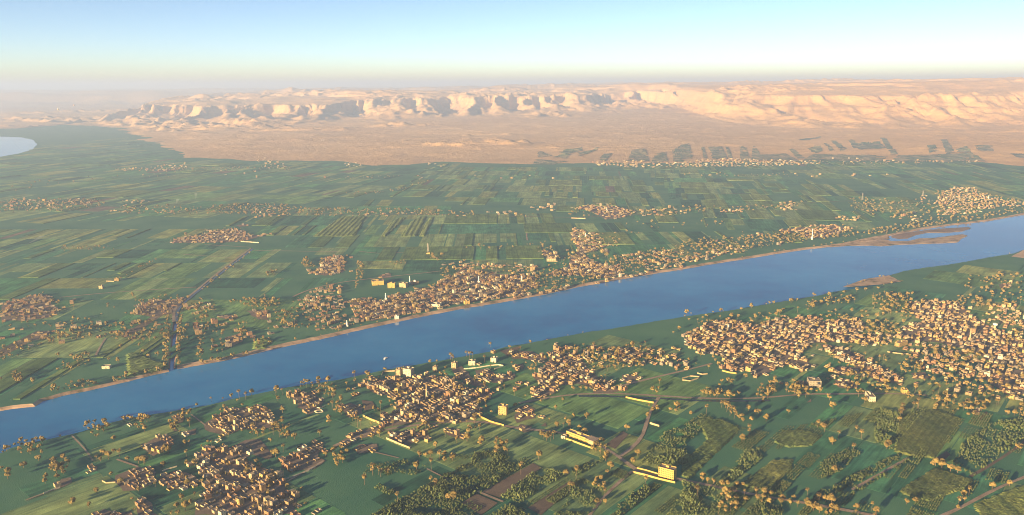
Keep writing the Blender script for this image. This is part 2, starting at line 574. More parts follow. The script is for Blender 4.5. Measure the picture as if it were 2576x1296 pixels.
# the paler river bend far off in the valley
bend = GP('V', [(-260, 340), (-100, 338), (0, 344), (55, 346), (82, 352), (93, 364), (84, 376), (50, 386), (0, 395), (-120, 412), (-300, 430)])
tag(add('river_bend', poly_mesh('river_bend', subdivide(bend + bend[:1], 90, 8, 5)[:-1], 0.6, M['water'])), 'pale distant bend of the river in the haze', kind='structure')

# mud flats and sand bars
def flat(name, k, pts, z, mat, label, step=16, jit=2.0):
    p = GP(k, pts, z)
    p = subdivide(p + p[:1], step, jit, len(label))[:-1]
    return tag(add(name, poly_mesh(name, p, z, mat)), label, kind='structure')
def island(name, k, pts, mat, label, h=1.2):
    p = GP(k, pts, WZ)
    p = subdivide(p + p[:1], 14, 2.2, len(label))[:-1]
    cx = sum(q[0] for q in p) / len(p); cyy = sum(q[1] for q in p) / len(p)
    mb = MB()
    inner = [(q[0] + (cx - q[0]) * 0.06, q[1] + (cyy - q[1]) * 0.14) for q in p]
    for i in range(len(p)):
        j = (i + 1) % len(p)
        mb.face([(*p[i], WZ - 0.5), (*p[j], WZ - 0.5), (*inner[j], WZ + h), (*inner[i], WZ + h)])
    me = mb.mesh(name, [mat])
    bm = bmesh.new(); bm.from_mesh(me)
    top = poly_mesh(name + '_top', inner, WZ + h, mat)
    bm.from_mesh(top); bmesh.ops.recalc_face_normals(bm, faces=bm.faces); bm.to_mesh(me); bm.free()
    return tag(add(name, me), label, kind='structure')
island('sandbar', 'B3', [(1000, 185), (1150, 166), (1250, 150), (1420, 135), (1530, 123), (1570, 135), (1700, 136), (1790, 112), (1900, 108), (2020, 92), (2120, 80), (2160, 92), (2110, 118), (2080, 146), (1960, 152), (1800, 157), (1640, 164), (1500, 175), (1420, 170), (1240, 172), (1100, 182)],
       M['bank'], 'low tan sandbar in the river beside the far bank')
island('sandbar', 'B3', [(1570, 100), (1620, 85), (1760, 62), (1900, 44), (2050, 32), (2160, 26), (2180, 38), (2120, 60), (2000, 72), (1850, 72), (1760, 92), (1700, 118), (1640, 122), (1580, 112)],
       M['mud'], 'dark marshy mud spit off the far bank')
island('sandbar', 'B3', [(880, 200), (1000, 176), (1150, 140), (1300, 112), (1440, 95), (1560, 92), (1570, 118), (1440, 132), (1250, 150), (1100, 172), (950, 196)],
       M['bank'], 'brown marsh joining the far bank and the sandbar')
flat('mud_flat', 'B3', [(1210, 480), (1350, 425), (1560, 392), (1650, 440), (1560, 452), (1420, 468), (1280, 478)], 0.25, M['bank'], 'brown mud flat by the inlet of the near bank')
flat('mud_flat', 'B3', [(2480, 250), (2576, 200), (2700, 180), (2700, 250), (2576, 262)], 0.25, M['sandbank'], 'bare sandy point on the near bank', 30)
flat('bare_ground', 'C1', [(1850, 720), (1960, 715), (2010, 770), (2060, 850), (2020, 870), (1900, 830), (1860, 850), (1790, 880), (1700, 860), (1640, 790), (1760, 770)], 0.3, M['dirt'], 'bare brown open ground inside the lower village')
flat('bare_ground', 'B2', [(1190, 960), (1340, 925), (1350, 940), (1250, 1000)], 0.25, M['soil'], 'brown ploughed patch on the near bank')

# ------------------------------------------------------------------ desert and mountains
N1, N2, N3, N4 = Noise(1), Noise(2), Noise(3), Noise(4)
def line_of(pts, z):
    w = [G('V', p, z) for p in pts]
    return np.array([q[0] for q in w]), np.array([q[1] for q in w])
_f1 = [(300, 293, 80), (417, 297, 80), (550, 299, 80), (667, 301, 80), (801, 298, 82), (859, 295, 88), (960, 291, 98), (1073, 286, 108), (1160, 283, 118), (1260, 280, 130), (1377, 276, 142), (1493, 270, 160), (1593, 266, 175), (1700, 263, 190), (1900, 260, 205)]
_w1 = [G('V', (a, b2), c) for a, b2, c in _f1]
F1x, F1y, F1z = np.array([q[0] for q in _w1]), np.array([q[1] for q in _w1]), np.array([q[2] for q in _f1]) - 62.0
F2x, F2y = line_of([(1600, 292), (1660, 298), (1716, 304), (1850, 311), (1950, 316), (2050, 311), (2150, 312), (2250, 311), (2400, 311), (2575, 312), (2800, 313), (3200, 315)], 70)
EDx, EDy = line_of([(-200, 330), (60, 322), (150, 315), (280, 318), (350, 340), (420, 372), (470, 396), (540, 401), (640, 404), (760, 404), (860, 407), (940, 418), (1020, 418), (1100, 408), (1220, 411), (1330, 414), (1500, 411), (1650, 409), (1800, 408), (1950, 406), (2100, 402), (2300, 402), (2420, 405), (2575, 418), (2700, 425), (2900, 430), (3400, 435)], 0)

def terrain(x, y):
    x = np.asarray(x, np.float64); y = np.asarray(y, np.float64)
    # fans rising from the edge of the fields
    ed = y - np.interp(x, EDx, EDy)
    ed = ed + (150 + 420 * sstep(-2200, -4500, x)) * fbm(N3, x / 420, y / 300, 4)
    base = np.where(ed < 0, np.clip(ed * 0.06, -6, 0), 0.0)
    base = base + 62 * (1 - np.exp(-np.clip(ed, 0, None) / 4200)) + np.clip(ed, 0, 60) * 0.02
    # scattered low knolls and wadis on the fans
    patch = sstep(0.05, 0.45, fbm(N4, x / 2100 + 3, y / 1300, 3)) * sstep(80, 500, ed)
    kn = np.clip(ridged(N1, x / 330, y / 260, 4), 0, 1)
    base = base + patch * 78 * kn ** 1.3 + sstep(0, 300, ed) * (2.4 * fbm(N2, x / 190, y / 120, 3) + 9 * fbm(N2, x / 900, y / 600, 3))
    base = base + sstep(200, 900, ed) * 20 * np.clip(ridged(N3, (x + 0.5 * y) / 700, (y - 0.5 * x) / 210, 4), 0, 1) ** 2
    base = base + np.clip(np.interp(x, F1x, F1z) - 18, 0, None) * sstep(-5500, -300, y - np.interp(x, F1x, F1y))
    # range 1: bays, spurs and gullies that run down the face
    left_end = sstep(F1x[0] + 100, F1x[0] - 2300, x)
    d1 = (y - np.interp(x, F1x, F1y)) * 0.87 - left_end * 9000
    wx = x + 260 * fbm(N2, x / 900 + 3, y / 900, 3)
    w = 800 * fbm(N1, wx / 1200 + 40, y / 3000 + 11, 4) + 760 * ridged(N2, wx / 1150 + 2, y / 4200, 3, .5)
    d = d1 + w - 150
    gul = ridged(N3, wx / 210 + d / 2600, d / 1300, 4, .55)
    rib = ridged(N4, wx / 95, d / 700 + 4, 3, .55)
    dg = d + 230 * gul + 70 * rib
    top1 = (282 + np.clip((x + 8000) / 12000, 0, 1) * 20) * (1 + 0.26 * fbm(N4, x / 1500, y / 1500, 3))
    spur = np.clip(0.15 + 0.95 * ridged(N1, wx / 500 + d / 4200 + 3, d / 2600, 4, .48), 0, 1)
    talus = top1 * 0.93 * np.clip((d + 1050 + 60 * rib + 90 * gul) / 1800, 0, 1) ** 1.1 * (0.03 + 0.97 * spur ** 1.2)
    dg = dg - 620 * (1 - spur) ** 1.5 + 14 * gul * sstep(-800, 0, d)
    cliff = top1 * (0.44 * sstep(-20, 600, dg) + 0.40 * sstep(400, 640, dg) + 0.16 * sstep(640, 1900, d))
    h1 = np.maximum(talus * sstep(1500, 700, d), cliff)
    h1 = h1 + sstep(0, 350, d) * sstep(800, 450, d) * (22 * gul + 14 * rib)
    h1 = h1 + 9 * np.sin(h1 * 2 * np.pi / 66) * sstep(60, 120, h1) * sstep(1000, 500, d)
    foot = sstep(-1300, -300, d) * sstep(350, -150, d)
    h1 = h1 + foot * 70 * np.clip(ridged(N4, wx / 430 + 8, y / 460, 4, .55), 0, 1) ** 1.3
    # plateau and mesas behind
    mesa = fbm(N4, x / 2600 + 9, y / 2000 + 2, 4)
    h1 = h1 + sstep(1000, 2200, d) * (60 * sstep(0.03, 0.13, mesa) + 40 * sstep(0.22, 0.29, mesa) + 26 * fbm(N1, x / 700, y / 500, 5, .6)) + sstep(2000, 12000, d) * 40
    # range 2: long slopes with ribs and a few deep ravines
    x2 = x - 0.10 * (y - 12500)
    d2 = (y - np.interp(x, F2x, F2y)) - sstep(F2x[0] + 2800, F2x[0] + 500, x2) * 1900 - sstep(F2x[0] + 1300, F2x[0] - 300, x2) * 15000
    w2 = 620 * fbm(N2, x / 1900 + 5, y / 2600 + 21, 3) + 300 * ridged(N1, wx / 800 + 7, y / 2200, 3)
    e = d2 + w2
    g2 = ridged(N3, wx / 250 - e / 3000, e / 1800, 4, .55)
    rav = np.clip(ridged(N4, (x + 0.35 * e) / 900, e / 4200 + 2, 2), 0, 1)
    top2 = 345 + np.clip((x - 3000) / 6000, -0.2, 1) * 90
    sp2 = np.clip(0.1 + 0.95 * ridged(N2, wx / 900 - e / 6000, e / 3600, 4, .42), 0, 1)
    eg = e + 130 * g2 - 500 * (1 - sp2) ** 1.5
    h2 = top2 * (0.34 * sstep(-250, 1400, eg) + 0.22 * sstep(700, 1500, eg) + 0.30 * sstep(1350, 1750, eg) + 0.14 * sstep(1800, 3600, e))
    h2 = np.maximum(h2, top2 * 0.74 * np.clip((e + 900) / 2500, 0, 1) * sp2 ** 1.1 * sstep(2300, 1400, e))
    h2 = h2 + sstep(100, 700, e) * sstep(2300, 1400, e) * (34 * g2 - 230 * rav ** 6)
    h2 = h2 + 8 * np.sin(h2 * 2 * np.pi / 72) * sstep(70, 140, h2) * sstep(2600, 1700, e)
    h2 = h2 + sstep(-1000, -200, e) * sstep(600, 0, e) * 55 * np.clip(ridged(N4, wx / 400, y / 420, 4, .55), 0, 1) ** 1.4
    h2 = h2 + sstep(2000, 4000, e) * (24 * fbm(N1, x / 900, y / 700, 5, .6) + 40 * sstep(0.1, 0.18, mesa))
    hh = np.maximum(h1, h2)
    return base + hh * sstep(-10, 30, hh)

def axis(lo, hi, a, b2, fine, grow):
    mid = list(np.arange(a, b2, fine))
    s, p, left = fine, a, []
    while p > lo:
        s *= grow; p -= s; left.append(p)
    s, p, right = fine, mid[-1], []
    while p < hi:
        s *= grow; p += s; right.append(p)
    return np.array(left[::-1] + mid + right)
gx = axis(-45000, 60000, -9500, 11500, 31, 1.12)
gy = axis(5200, 110000, 5300, 18500, 38, 1.035)
X, Y = np.meshgrid(gx, gy)
Z = terrain(X, Y)
far_drop = sstep(60000, 110000, Y)
Z = Z * (1 - far_drop)
nx, ny = len(gx), len(gy)
idx = np.arange(nx * ny).reshape(ny, nx)
F = np.stack([idx[:-1, :-1], idx[:-1, 1:], idx[1:, 1:], idx[1:, :-1]], -1).reshape(-1, 4)
low = (Z < -3).ravel()
F = F[~low[F].all(axis=1)]
me = big_mesh('desert_hills', np.stack([X, Y, Z], -1).reshape(-1, 3), F, [M['desert']], smooth=True)
tag(add('desert_hills', me), 'sunlit desert with a long range of eroded cliffs', kind='structure')
#@@FIELDS
# ------------------------------------------------------------------ fields
def slab(V, Fq, Cc, quad, z0, z1, col):
    i = len(V)
    for x, y in quad: V.append((x, y, z0 if callable(z0) is False else z0(x, y)))
    for x, y in quad: V.append((x, y, z1))
    Cc += [(*col, 1)] * 8
    Fq += [(i + 4, i + 5, i + 6, i + 7), (i, i + 1, i + 5, i + 4), (i + 1, i + 2, i + 6, i + 5), (i + 2, i + 3, i + 7, i + 6), (i + 3, i, i + 4, i + 7)]

CROP_COLOURS = [(0.050, 0.165, 0.081), (0.071, 0.189, 0.086), (0.035, 0.116, 0.072), (0.114, 0.211, 0.084), (0.178, 0.244, 0.105), (0.046, 0.149, 0.088), (0.023, 0.088, 0.060), (0.137, 0.203, 0.096), (0.161, 0.220, 0.102), (0.198, 0.230, 0.085)]
CANE = [(0.095, 0.150, 0.052), (0.13, 0.175, 0.062), (0.075, 0.128, 0.048)]
desert_y = lambda x: float(np.interp(x, EDx, EDy))
bank_x = np.array([p[0] for p in t1 + t4]); bank_y = np.array([p[1] for p in t1 + t4])
_o = np.argsort(bank_x); bank_x, bank_y = bank_x[_o], bank_y[_o]
nb_x = np.array([p[0] for p in t5]); nb_y = np.array([p[1] for p in t5]); _o = np.argsort(nb_x); nb_x, nb_y = nb_x[_o], nb_y[_o]

ZONES = [(G('B1', (900, 350)), bearing('B1', (840, 440), (1280, 230)), 0.10), (G('A1', (1600, 950)), bearing('A1', (1900, 1290), (2400, 1130)), 0.06),
         (G('B2', (500, 60)), bearing('B2', (460, 200), (560, 20)), 0.24), (G('A2', (1700, 950)), bearing('A2', (1650, 1030), (1680, 860)), 0.32),
         (G('A3', (500, 950)), bearing('A3', (240, 1060), (160, 890)), 0.30), (G('A3', (1900, 850)), bearing('A3', (900, 1000), (700, 850)), 0.12)]

def field_mosaic(rect, keep, zone, seed, blk=(200, 330), strips=(3, 10)):
    """a block of strip fields laid along one bearing"""
    r = random.Random(seed)
    V, Fq, Cc = [], [], []
    (cx, cyy), az, cane = zone
    ux, uy = math.sin(az), math.cos(az)
    px, py = uy, -ux
    nu, nv = rect
    u = -nu
    while u < nu:
        du = r.uniform(*blk)
        v = -nv + r.uniform(0, 120)
        while v < nv:
            dv = r.uniform(120, 320)
            k = r.randint(*strips)
            cuts = sorted([0, 1] + [r.random() for _ in range(k - 1)])
            basec = r.choice(CROP_COLOURS)
            for a, b2 in zip(cuts, cuts[1:]):
                if (b2 - a) * dv < 7: continue
                v0, v1 = v + a * dv + 0.8, v + b2 * dv - 0.8
                s0 = u + r.uniform(1, 4); s1 = u + du - r.uniform(3, 8)
                if r.random() < 0.25: s0 += du * r.uniform(0.2, 0.5)
                q = [(cx + ux * s + px * t, cyy + uy * s + py * t) for s, t in ((s0, v0), (s0, v1), (s1, v1), (s1, v0))]
                mx, my = sum(p[0] for p in q) / 4, sum(p[1] for p in q) / 4
                if not keep(mx, my) or not all(keep(*p) for p in q): continue
                if r.random() < cane:
                    slab(V, Fq, Cc, q, -0.2, r.uniform(0.9, 2.2), r.choice(CANE))
                elif r.random() < 0.8:
                    c = basec if r.random() < 0.6 else r.choice(CROP_COLOURS)
                    if r.random() < 0.015 and seed < 300: c = (0.13, 0.10, 0.075)
                    g = r.uniform(0.85, 1.15)
                    slab(V, Fq, Cc, q, -0.2, r.uniform(0.12, 0.24), tuple(x * g for x in c))
            v += dv
        u += du
    # winding: top faces must look up
    Va = np.array(V, np.float32); Fa = np.array(Fq, np.int32)
    return Va, Fa, Cc

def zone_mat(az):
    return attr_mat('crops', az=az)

def nearest_zone(x, y):
    return min(range(len(ZONES)), key=lambda i: ((ZONES[i][0][0] - x) / 1.0) ** 2 + ((ZONES[i][0][1] - y) / 1.0) ** 2)
VILLAGE_KEEPOUT = []
def far_keep(i):
    def k(x, y):
        if y > desert_y(x) - 60 or y < np.interp(x, bank_x, bank_y) + 25: return False
        if abs(x) > 0.75 * y + 400: return False
        if nearest_zone(x, y) != i: return False
        return True
    return k
for i, zn in enumerate(ZONES):
    Va, Fa, Cc = field_mosaic((4200, 4200), far_keep(i), zn, 100 + i)
    if len(Va):
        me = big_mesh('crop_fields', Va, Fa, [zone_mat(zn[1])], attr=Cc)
        bm = bmesh.new(); bm.from_mesh(me); bmesh.ops.recalc_face_normals(bm, faces=bm.faces); bm.to_mesh(me); bm.free()
        tag(add('crop_fields', me), 'patchwork of narrow green crop strips beyond the river, %s' % ['left of the canal', 'in the hazy far left', 'behind the riverside villages', 'in the middle of the valley', 'below the yellow hills', 'on the far right'][i], kind='structure')

near_az = bearing('V', (925, 1290), (1290, 1100))
NEAR_ZONES = [((-150, 1250), near_az, 0.0), ((700, 1500), near_az, 0.0)]
def near_keep(x, y):
    return y < np.interp(x, nb_x, nb_y) - 12 and y > 850 and abs(x) < 0.75 * y + 150 and x < 420
def near_keep2(x, y):
    return y < np.interp(x, nb_x, nb_y) - 12 and y > 850 and abs(x) < 0.75 * y + 150 and x >= 420
for kp, zn, sd in ((near_keep, NEAR_ZONES[0], 300), (near_keep2, NEAR_ZONES[1], 301)):
    Va, Fa, Cc = field_mosaic((1700, 1500), kp, zn, sd, (110, 190), (1, 4))
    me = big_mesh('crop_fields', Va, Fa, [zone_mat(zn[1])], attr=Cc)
    bm = bmesh.new(); bm.from_mesh(me); bmesh.ops.recalc_face_normals(bm, faces=bm.faces); bm.to_mesh(me); bm.free()
    tag(add('crop_fields', me), 'patchwork of short green crops on the near bank, %s' % ('around the lower villages' if sd == 300 else 'below the large village'), kind='structure')

# reclaimed plots climbing out of the valley on to the sand
PLOTS = [('A2', [(1465, 650), (1510, 650), (1590, 680), (1480, 690)]), ('A2', [(1590, 690), (1700, 655), (1740, 660), (1690, 700)]), ('A2', [(1620, 655), (1810, 625), (1815, 645), (1700, 668)]), ('A2', [(1760, 665), (1950, 628), (1900, 650), (1790, 685)]),
         ('A2', [(1460, 700), (1700, 715), (1600, 738), (1440, 735)]), ('A2', [(1930, 700), (1975, 665), (2040, 660), (1985, 715)]), ('A2', [(2190, 640), (2290, 632), (2320, 715), (2150, 712)]), ('A2', [(2350, 675), (2440, 650), (2460, 715), (2330, 730)]), ('A2', [(2490, 640), (2576, 600), (2576, 720), (2500, 715)]),
         ('A3', [(0, 600), (50, 595), (90, 700), (0, 700)]), ('A3', [(140, 620), (165, 620), (190, 690), (160, 690)]), ('A3', [(195, 620), (300, 612), (345, 700), (230, 700)]), ('A3', [(325, 615), (345, 612), (380, 690), (350, 690)]), ('A3', [(430, 615), (480, 612), (520, 715), (440, 712)]), ('A3', [(530, 615), (550, 615), (610, 690), (520, 700)]),
         ('A3', [(800, 635), (830, 632), (930, 690), (870, 695)]), ('A3', [(860, 565), (1050, 545), (1030, 560), (880, 575)]), ('A3', [(940, 630), (1040, 612), (1060, 650), (990, 665)]), ('A3', [(1065, 590), (1090, 590), (1150, 650), (1110, 650)]), ('A3', [(1120, 575), (1160, 575), (1250, 640), (1190, 650)]),
         ('A3', [(1250, 575), (1290, 570), (1350, 620), (1290, 630)]), ('A3', [(1300, 600), (1480, 585), (1540, 625), (1330, 640)]), ('A3', [(1490, 560), (1530, 560), (1625, 665), (1570, 668)]), ('A3', [(1840, 615), (1900, 605), (1930, 650), (1860, 660)]), ('A3', [(1940, 570), (1985, 568), (2060, 665), (1990, 668)]),
         ('A3', [(2060, 640), (2140, 625), (2180, 660), (2080, 668)]), ('A3', [(2195, 615), (2330, 620), (2350, 650), (2230, 655)]), ('A3', [(2470, 665), (2560, 660), (2640, 700), (2540, 700)]), ('A3', [(1630, 670), (2180, 665), (2300, 715), (1560, 715)]), ('A3', [(980, 665), (1570, 670), (1500, 710), (900, 710)]), ('A3', [(550, 665), (780, 660), (900, 715), (560, 715)])]
def draped(k, q):
    w = [G(k, p, 12.0) for p in q]
    V, Fq = [], []
    nU, nV = 30, 22
    pts = []
    for j in range(nV + 1):
        for i in range(nU + 1):
            s, t = i / nU, j / nV
            a = (w[0][0] * (1 - s) + w[1][0] * s, w[0][1] * (1 - s) + w[1][1] * s)
            b2 = (w[3][0] * (1 - s) + w[2][0] * s, w[3][1] * (1 - s) + w[2][1] * s)
            pts.append((a[0] * (1 - t) + b2[0] * t, a[1] * (1 - t) + b2[1] * t))
    pts = np.array(pts)
    z = terrain(pts[:, 0], pts[:, 1])
    z = np.maximum(z, 0) + 3.0
    hole = fbm(N1, pts[:, 0] / 90, pts[:, 1] / 70, 3) + 0.5 * fbm(N2, pts[:, 0] / 30, pts[:, 1] / 30, 2)
    fq = [(j * (nU + 1) + i, j * (nU + 1) + i + 1, (j + 1) * (nU + 1) + i + 1, (j + 1) * (nU + 1) + i) for j in range(nV) for i in range(nU) if hole[j * (nU + 1) + i] < 0.10 + 0.75 * min(i, nU - 1 - i, 7) / 7 * min(j, nV - 1 - j, 5) / 5]
    return np.column_stack([pts, z]), fq
for i, (k, q) in enumerate(PLOTS):
    v, fq = draped(k, q)
    c = np.array(random.choice([(0.095, 0.125, 0.070), (0.080, 0.125, 0.075), (0.12, 0.13, 0.080), (0.065, 0.11, 0.068)]))
    tt = np.clip(0.35 + 0.9 * fbm(N3, v[:, 0] / 60, v[:, 1] / 60, 3), 0, .85)[:, None]
    cc = c * (1 - tt) + np.array((0.36, 0.27, 0.18)) * tt
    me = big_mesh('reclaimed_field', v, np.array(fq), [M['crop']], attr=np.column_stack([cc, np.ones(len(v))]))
    bm = bmesh.new(); bm.from_mesh(me); bmesh.ops.recalc_face_normals(bm, faces=bm.faces)
    if sum(f.normal.z for f in bm.faces) < 0: bmesh.ops.reverse_faces(bm, faces=bm.faces)
    bm.to_mesh(me); bm.free()
    tag(add('reclaimed_field', me), 'dark green reclaimed plot on the sand at the desert edge', kind='structure', group='reclaimed plots at the desert edge')

# bare ploughed plots on the near bank
for k, pts, lb in (('C2', [(1060, 1110), (1440, 895), (1510, 930), (1190, 1155)], 'long brown ploughed plot between two banana groves'),
                   ('C2', [(905, 1195), (1015, 1125), (1175, 1195), (1050, 1288)], 'dark ploughed plot beside the short brick wall'),
                   ('C2', [(1990, 755), (2120, 655), (2160, 680), (2060, 790)], 'bare plot in the field behind the yellow school'),
                   ('C2', [(1400, 1230), (1720, 1030), (1780, 1060), (1500, 1288)], 'fallow strip left of the dusty grove'),
                   ('C3', [(1890, 870), (1990, 805), (2025, 830), (1950, 895)], 'dark ploughed corner by four round trees'),
                   ('C3', [(2225, 560), (2290, 505), (2310, 520), (2250, 575)], 'brown ploughed strip below the walled house'),
                   ('C2', [(150, 420), (230, 430), (260, 480), (170, 500)], 'bare patch by the village west of the minaret')):
    flat('ploughed_plot', k, pts, 0.7, M['soil'], lb, 30, 0.8)

# ------------------------------------------------------------------ roads and canals
def road(k, pts, w, label, mat='road', z=0.8, name='road'):
    w = w * .82
    me, line = ribbon(name, [q if isinstance(k, list) else G(k, q) for q in pts] if not isinstance(pts[0][0], str) else [G(a, b2) for a, b2 in pts], w, z, M[mat])
    tag(add(name, me), label, kind='structure')
    for x, y in line:
        take(x, y, w / 2 + 1)
    return line
road('C2', [(-60, 770), (0, 740), (150, 665), (330, 645), (560, 605), (780, 600), (960, 560), (1080, 575), (1220, 615), (1300, 640), (1400, 655), (1500, 640), (1690, 662), (1800, 690), (1930, 742), (2080, 840), (2180, 920), (2240, 965)], 9, 'dusty road through the minaret village to the school block')
road('V', [(1607, 1188), (1680, 1205), (1715, 1205), (1765, 1216), (1815, 1229), (1882, 1246), (2016, 1263), (2116, 1283), (2216, 1300), (2300, 1320)], 9, 'tree-lined dirt road along the lower edge')
road('C2', [(2100, 845), (2180, 795), (2250, 745), (2290, 690), (2285, 620), (2310, 520), (2355, 465), (2390, 400)], 8, 'curving dirt road beside the small walled house')
road('V', [(1305, 1015), (1345, 1006), (1410, 996), (1453, 990), (1527, 990), (1610, 993), (1660, 996), (1719, 1001), (1790, 1004), (1860, 1004), (1950, 1001), (2016, 990), (2116, 993), (2216, 989), (2330, 995)], 8, 'road on the canal bank below the large village')
road('V', [(1455, 997), (1527, 997), (1610, 1000), (1660, 1003), (1719, 1007), (1790, 1010), (1860, 1010), (1935, 1008)], 9, 'narrow dark canal beside the road', 'canal', 0.7, 'canal')
road('V', [(1560, 972), (1600, 962), (1660, 946), (1719, 934), (1790, 915)], 8, 'pale road climbing to the large village')
road('C2', [(2190, 960), (2090, 1040), (1990, 1110), (1950, 1180), (1860, 1300)], 6, 'narrow field track below the school block')
road('C3', [(1880, 1330), (2050, 1260), (2210, 1180), (2300, 1110), (2420, 1070), (2576, 1000), (2700, 960)], 7, 'diagonal farm track at the lower right corner')
road('C1', [(540, 690), (600, 750), (680, 830), (700, 880)], 3, 'thin footpath between fields at the lower left')
road('C1', [(1440, 530), (1500, 575), (1550, 615)], 3, 'short footpath from the river to the lower village')
road('C1', [(880, 870), (960, 900), (1040, 925)], 4, 'dirt track to the small lower hamlet')
road('C1', [(200, 1175), (330, 1115), (450, 1085)], 3, 'thin path to the walled farm at the lower left')
road('C1', [(1860, 1240), (1960, 1150), (2180, 1020), (2330, 960), (2440, 880)], 5, 'lane along the edge of the lower village')
road('C2', [(640, 940), (740, 1000), (800, 1020)], 3, 'short field path by a lone palm')
road('C2', [(180, 800), (320, 830), (430, 860)], 3, 'field path below the riverside lane')
road('C2', [(1020, 1110), (1100, 1150), (1215, 1190)], 5, 'short bare earth bank between brown plots')
road('C3', [(2170, 1000), (2400, 870), (2576, 740), (2700, 640)], 6, 'dark ditch between cane fields', 'soil')
road('C3', [(1280, 1100), (1480, 985), (1700, 860)], 6, 'bare field path between two green hedges')
# far side
road('B1', [(450, 560), (640, 540), (840, 522), (1000, 512), (1200, 498), (1480, 482)], 7, 'pale farm road crossing the far fields on the left')
road('B1', [(1310, 745), (1310, 640), (1370, 590), (1440, 540), (1560, 440), (1700, 330), (1890, 190)], 9, 'embanked road running up from the canal')
road('B1', [(1330, 740), (1335, 655), (1400, 590), (1470, 530), (1580, 445), (1720, 335), (1905, 195)], 9, 'dark canal beside the embanked road', 'canal', 0.7, 'canal')
road('B1', [(1540, 162), (1700, 170), (1890, 182)], 6, 'pale bank below the far walled village')
road('B1', [(1900, 205), (2100, 208), (2300, 212), (2560, 215)], 6, 'thin pale track across the far green fields')
road('B1', [(1380, 235), (1560, 248), (1740, 262)], 5, 'short pale track in the far green fields')
road('B1', [(720, 1000), (760, 920), (795, 870)], 5, 'short pale lane between the trees on the far bank')
road('V', [(737, 747), (760, 735), (800, 722), (859, 710), (920, 703), (990, 695), (1060, 688), (1110, 682)], 8, 'pale road behind the riverside village')
road('B2', [(130, 212), (300, 232), (520, 215), (640, 212)], 6, 'thin pale track by the lattice tower')
road('B2', [(1400, 130), (1390, 90), (1400, 55), (1470, 45), (1600, 45), (1720, 40)], 7, 'looping canal road behind the far village')
road('V', [(560, 528), (700, 533), (859, 540), (1000, 541), (1160, 540), (1300, 545), (1450, 548), (1600, 541), (1716, 530), (1850, 520), (2000, 512), (2150, 505)], 10, 'long straight road with scattered houses across the valley', 'dirt')
road('V', [(1060, 470), (1200, 473), (1327, 477), (1500, 482), (1716, 490), (1950, 486)], 7, 'thin track across the strip fields', 'dirt')
#@@GROVES
# ------------------------------------------------------------------ banana groves and cane
def grove_clump(r):
    vs, fs = [], []
    for i in range(6):
        a = r.uniform(0, 6.28); t = r.uniform(0.5, 1.2)
        dx, dy = math.cos(a), math.sin(a); sx, sy = -dy, dx
        w = r.uniform(0.5, 0.8); h0 = r.uniform(1.2, 2.0); h1 = r.uniform(2.6, 3.6); L = r.uniform(1.4, 2.3)
        b2 = len(vs)
        vs += [(dx * .1 - sx * .2, dy * .1 - sy * .2, 0.2), (dx * .1 + sx * .2, dy * .1 + sy * .2, 0.2),
               (dx * L * .5 - sx * w, dy * L * .5 - sy * w, h1), (dx * L * .5 + sx * w, dy * L * .5 + sy * w, h1),
               (dx * L - sx * w * .6, dy * L - sy * w * .6, h0 + .5), (dx * L + sx * w * .6, dy * L + sy * w * .6, h0 + .5)]
        fs += [(b2, b2 + 1, b2 + 3, b2 + 2), (b2 + 2, b2 + 3, b2 + 5, b2 + 4)]
    return np.array(vs, np.float32), np.array(fs, np.int32)
CL = [grove_clump(random.Random(s)) for s in range(8)]

def scatter_mesh(name, protos, xs, mats, attr=None):
    """xs: list of (proto index, x, y, z, rot, scale, zscale)"""
    Vs, Fs, Ms, off = [], [], [], 0
    for (i, x, y, z, a, s, sz) in xs:
        v, f = protos[i][0], protos[i][1]
        c, sn = math.cos(a) * s, math.sin(a) * s
        o = np.empty_like(v)
        o[:, 0] = v[:, 0] * c - v[:, 1] * sn + x
        o[:, 1] = v[:, 0] * sn + v[:, 1] * c + y
        o[:, 2] = v[:, 2] * sz + z
        Vs.append(o); Fs.append(f + off); off += len(v)
        if len(protos[i]) > 2: Ms.append(protos[i][2])
    return big_mesh(name, np.concatenate(Vs), np.concatenate(Fs), mats, np.concatenate(Ms) if Ms else None)

def lattice(poly, s, az, jit, r):
    ux, uy = math.sin(az), math.cos(az); px, py = uy, -ux
    us = [p[0] * ux + p[1] * uy for p in poly]; vs = [p[0] * px + p[1] * py for p in poly]
    out = []
    u = min(us)
    while u < max(us):
        v = min(vs)
        while v < max(vs):
            a, b2 = u + r.uniform(-jit, jit) * s, v + r.uniform(-jit, jit) * s
            x, y = a * ux + b2 * px, a * uy + b2 * py
            if inside(x, y, poly): out.append((x, y))
            v += s
        u += s
    return out

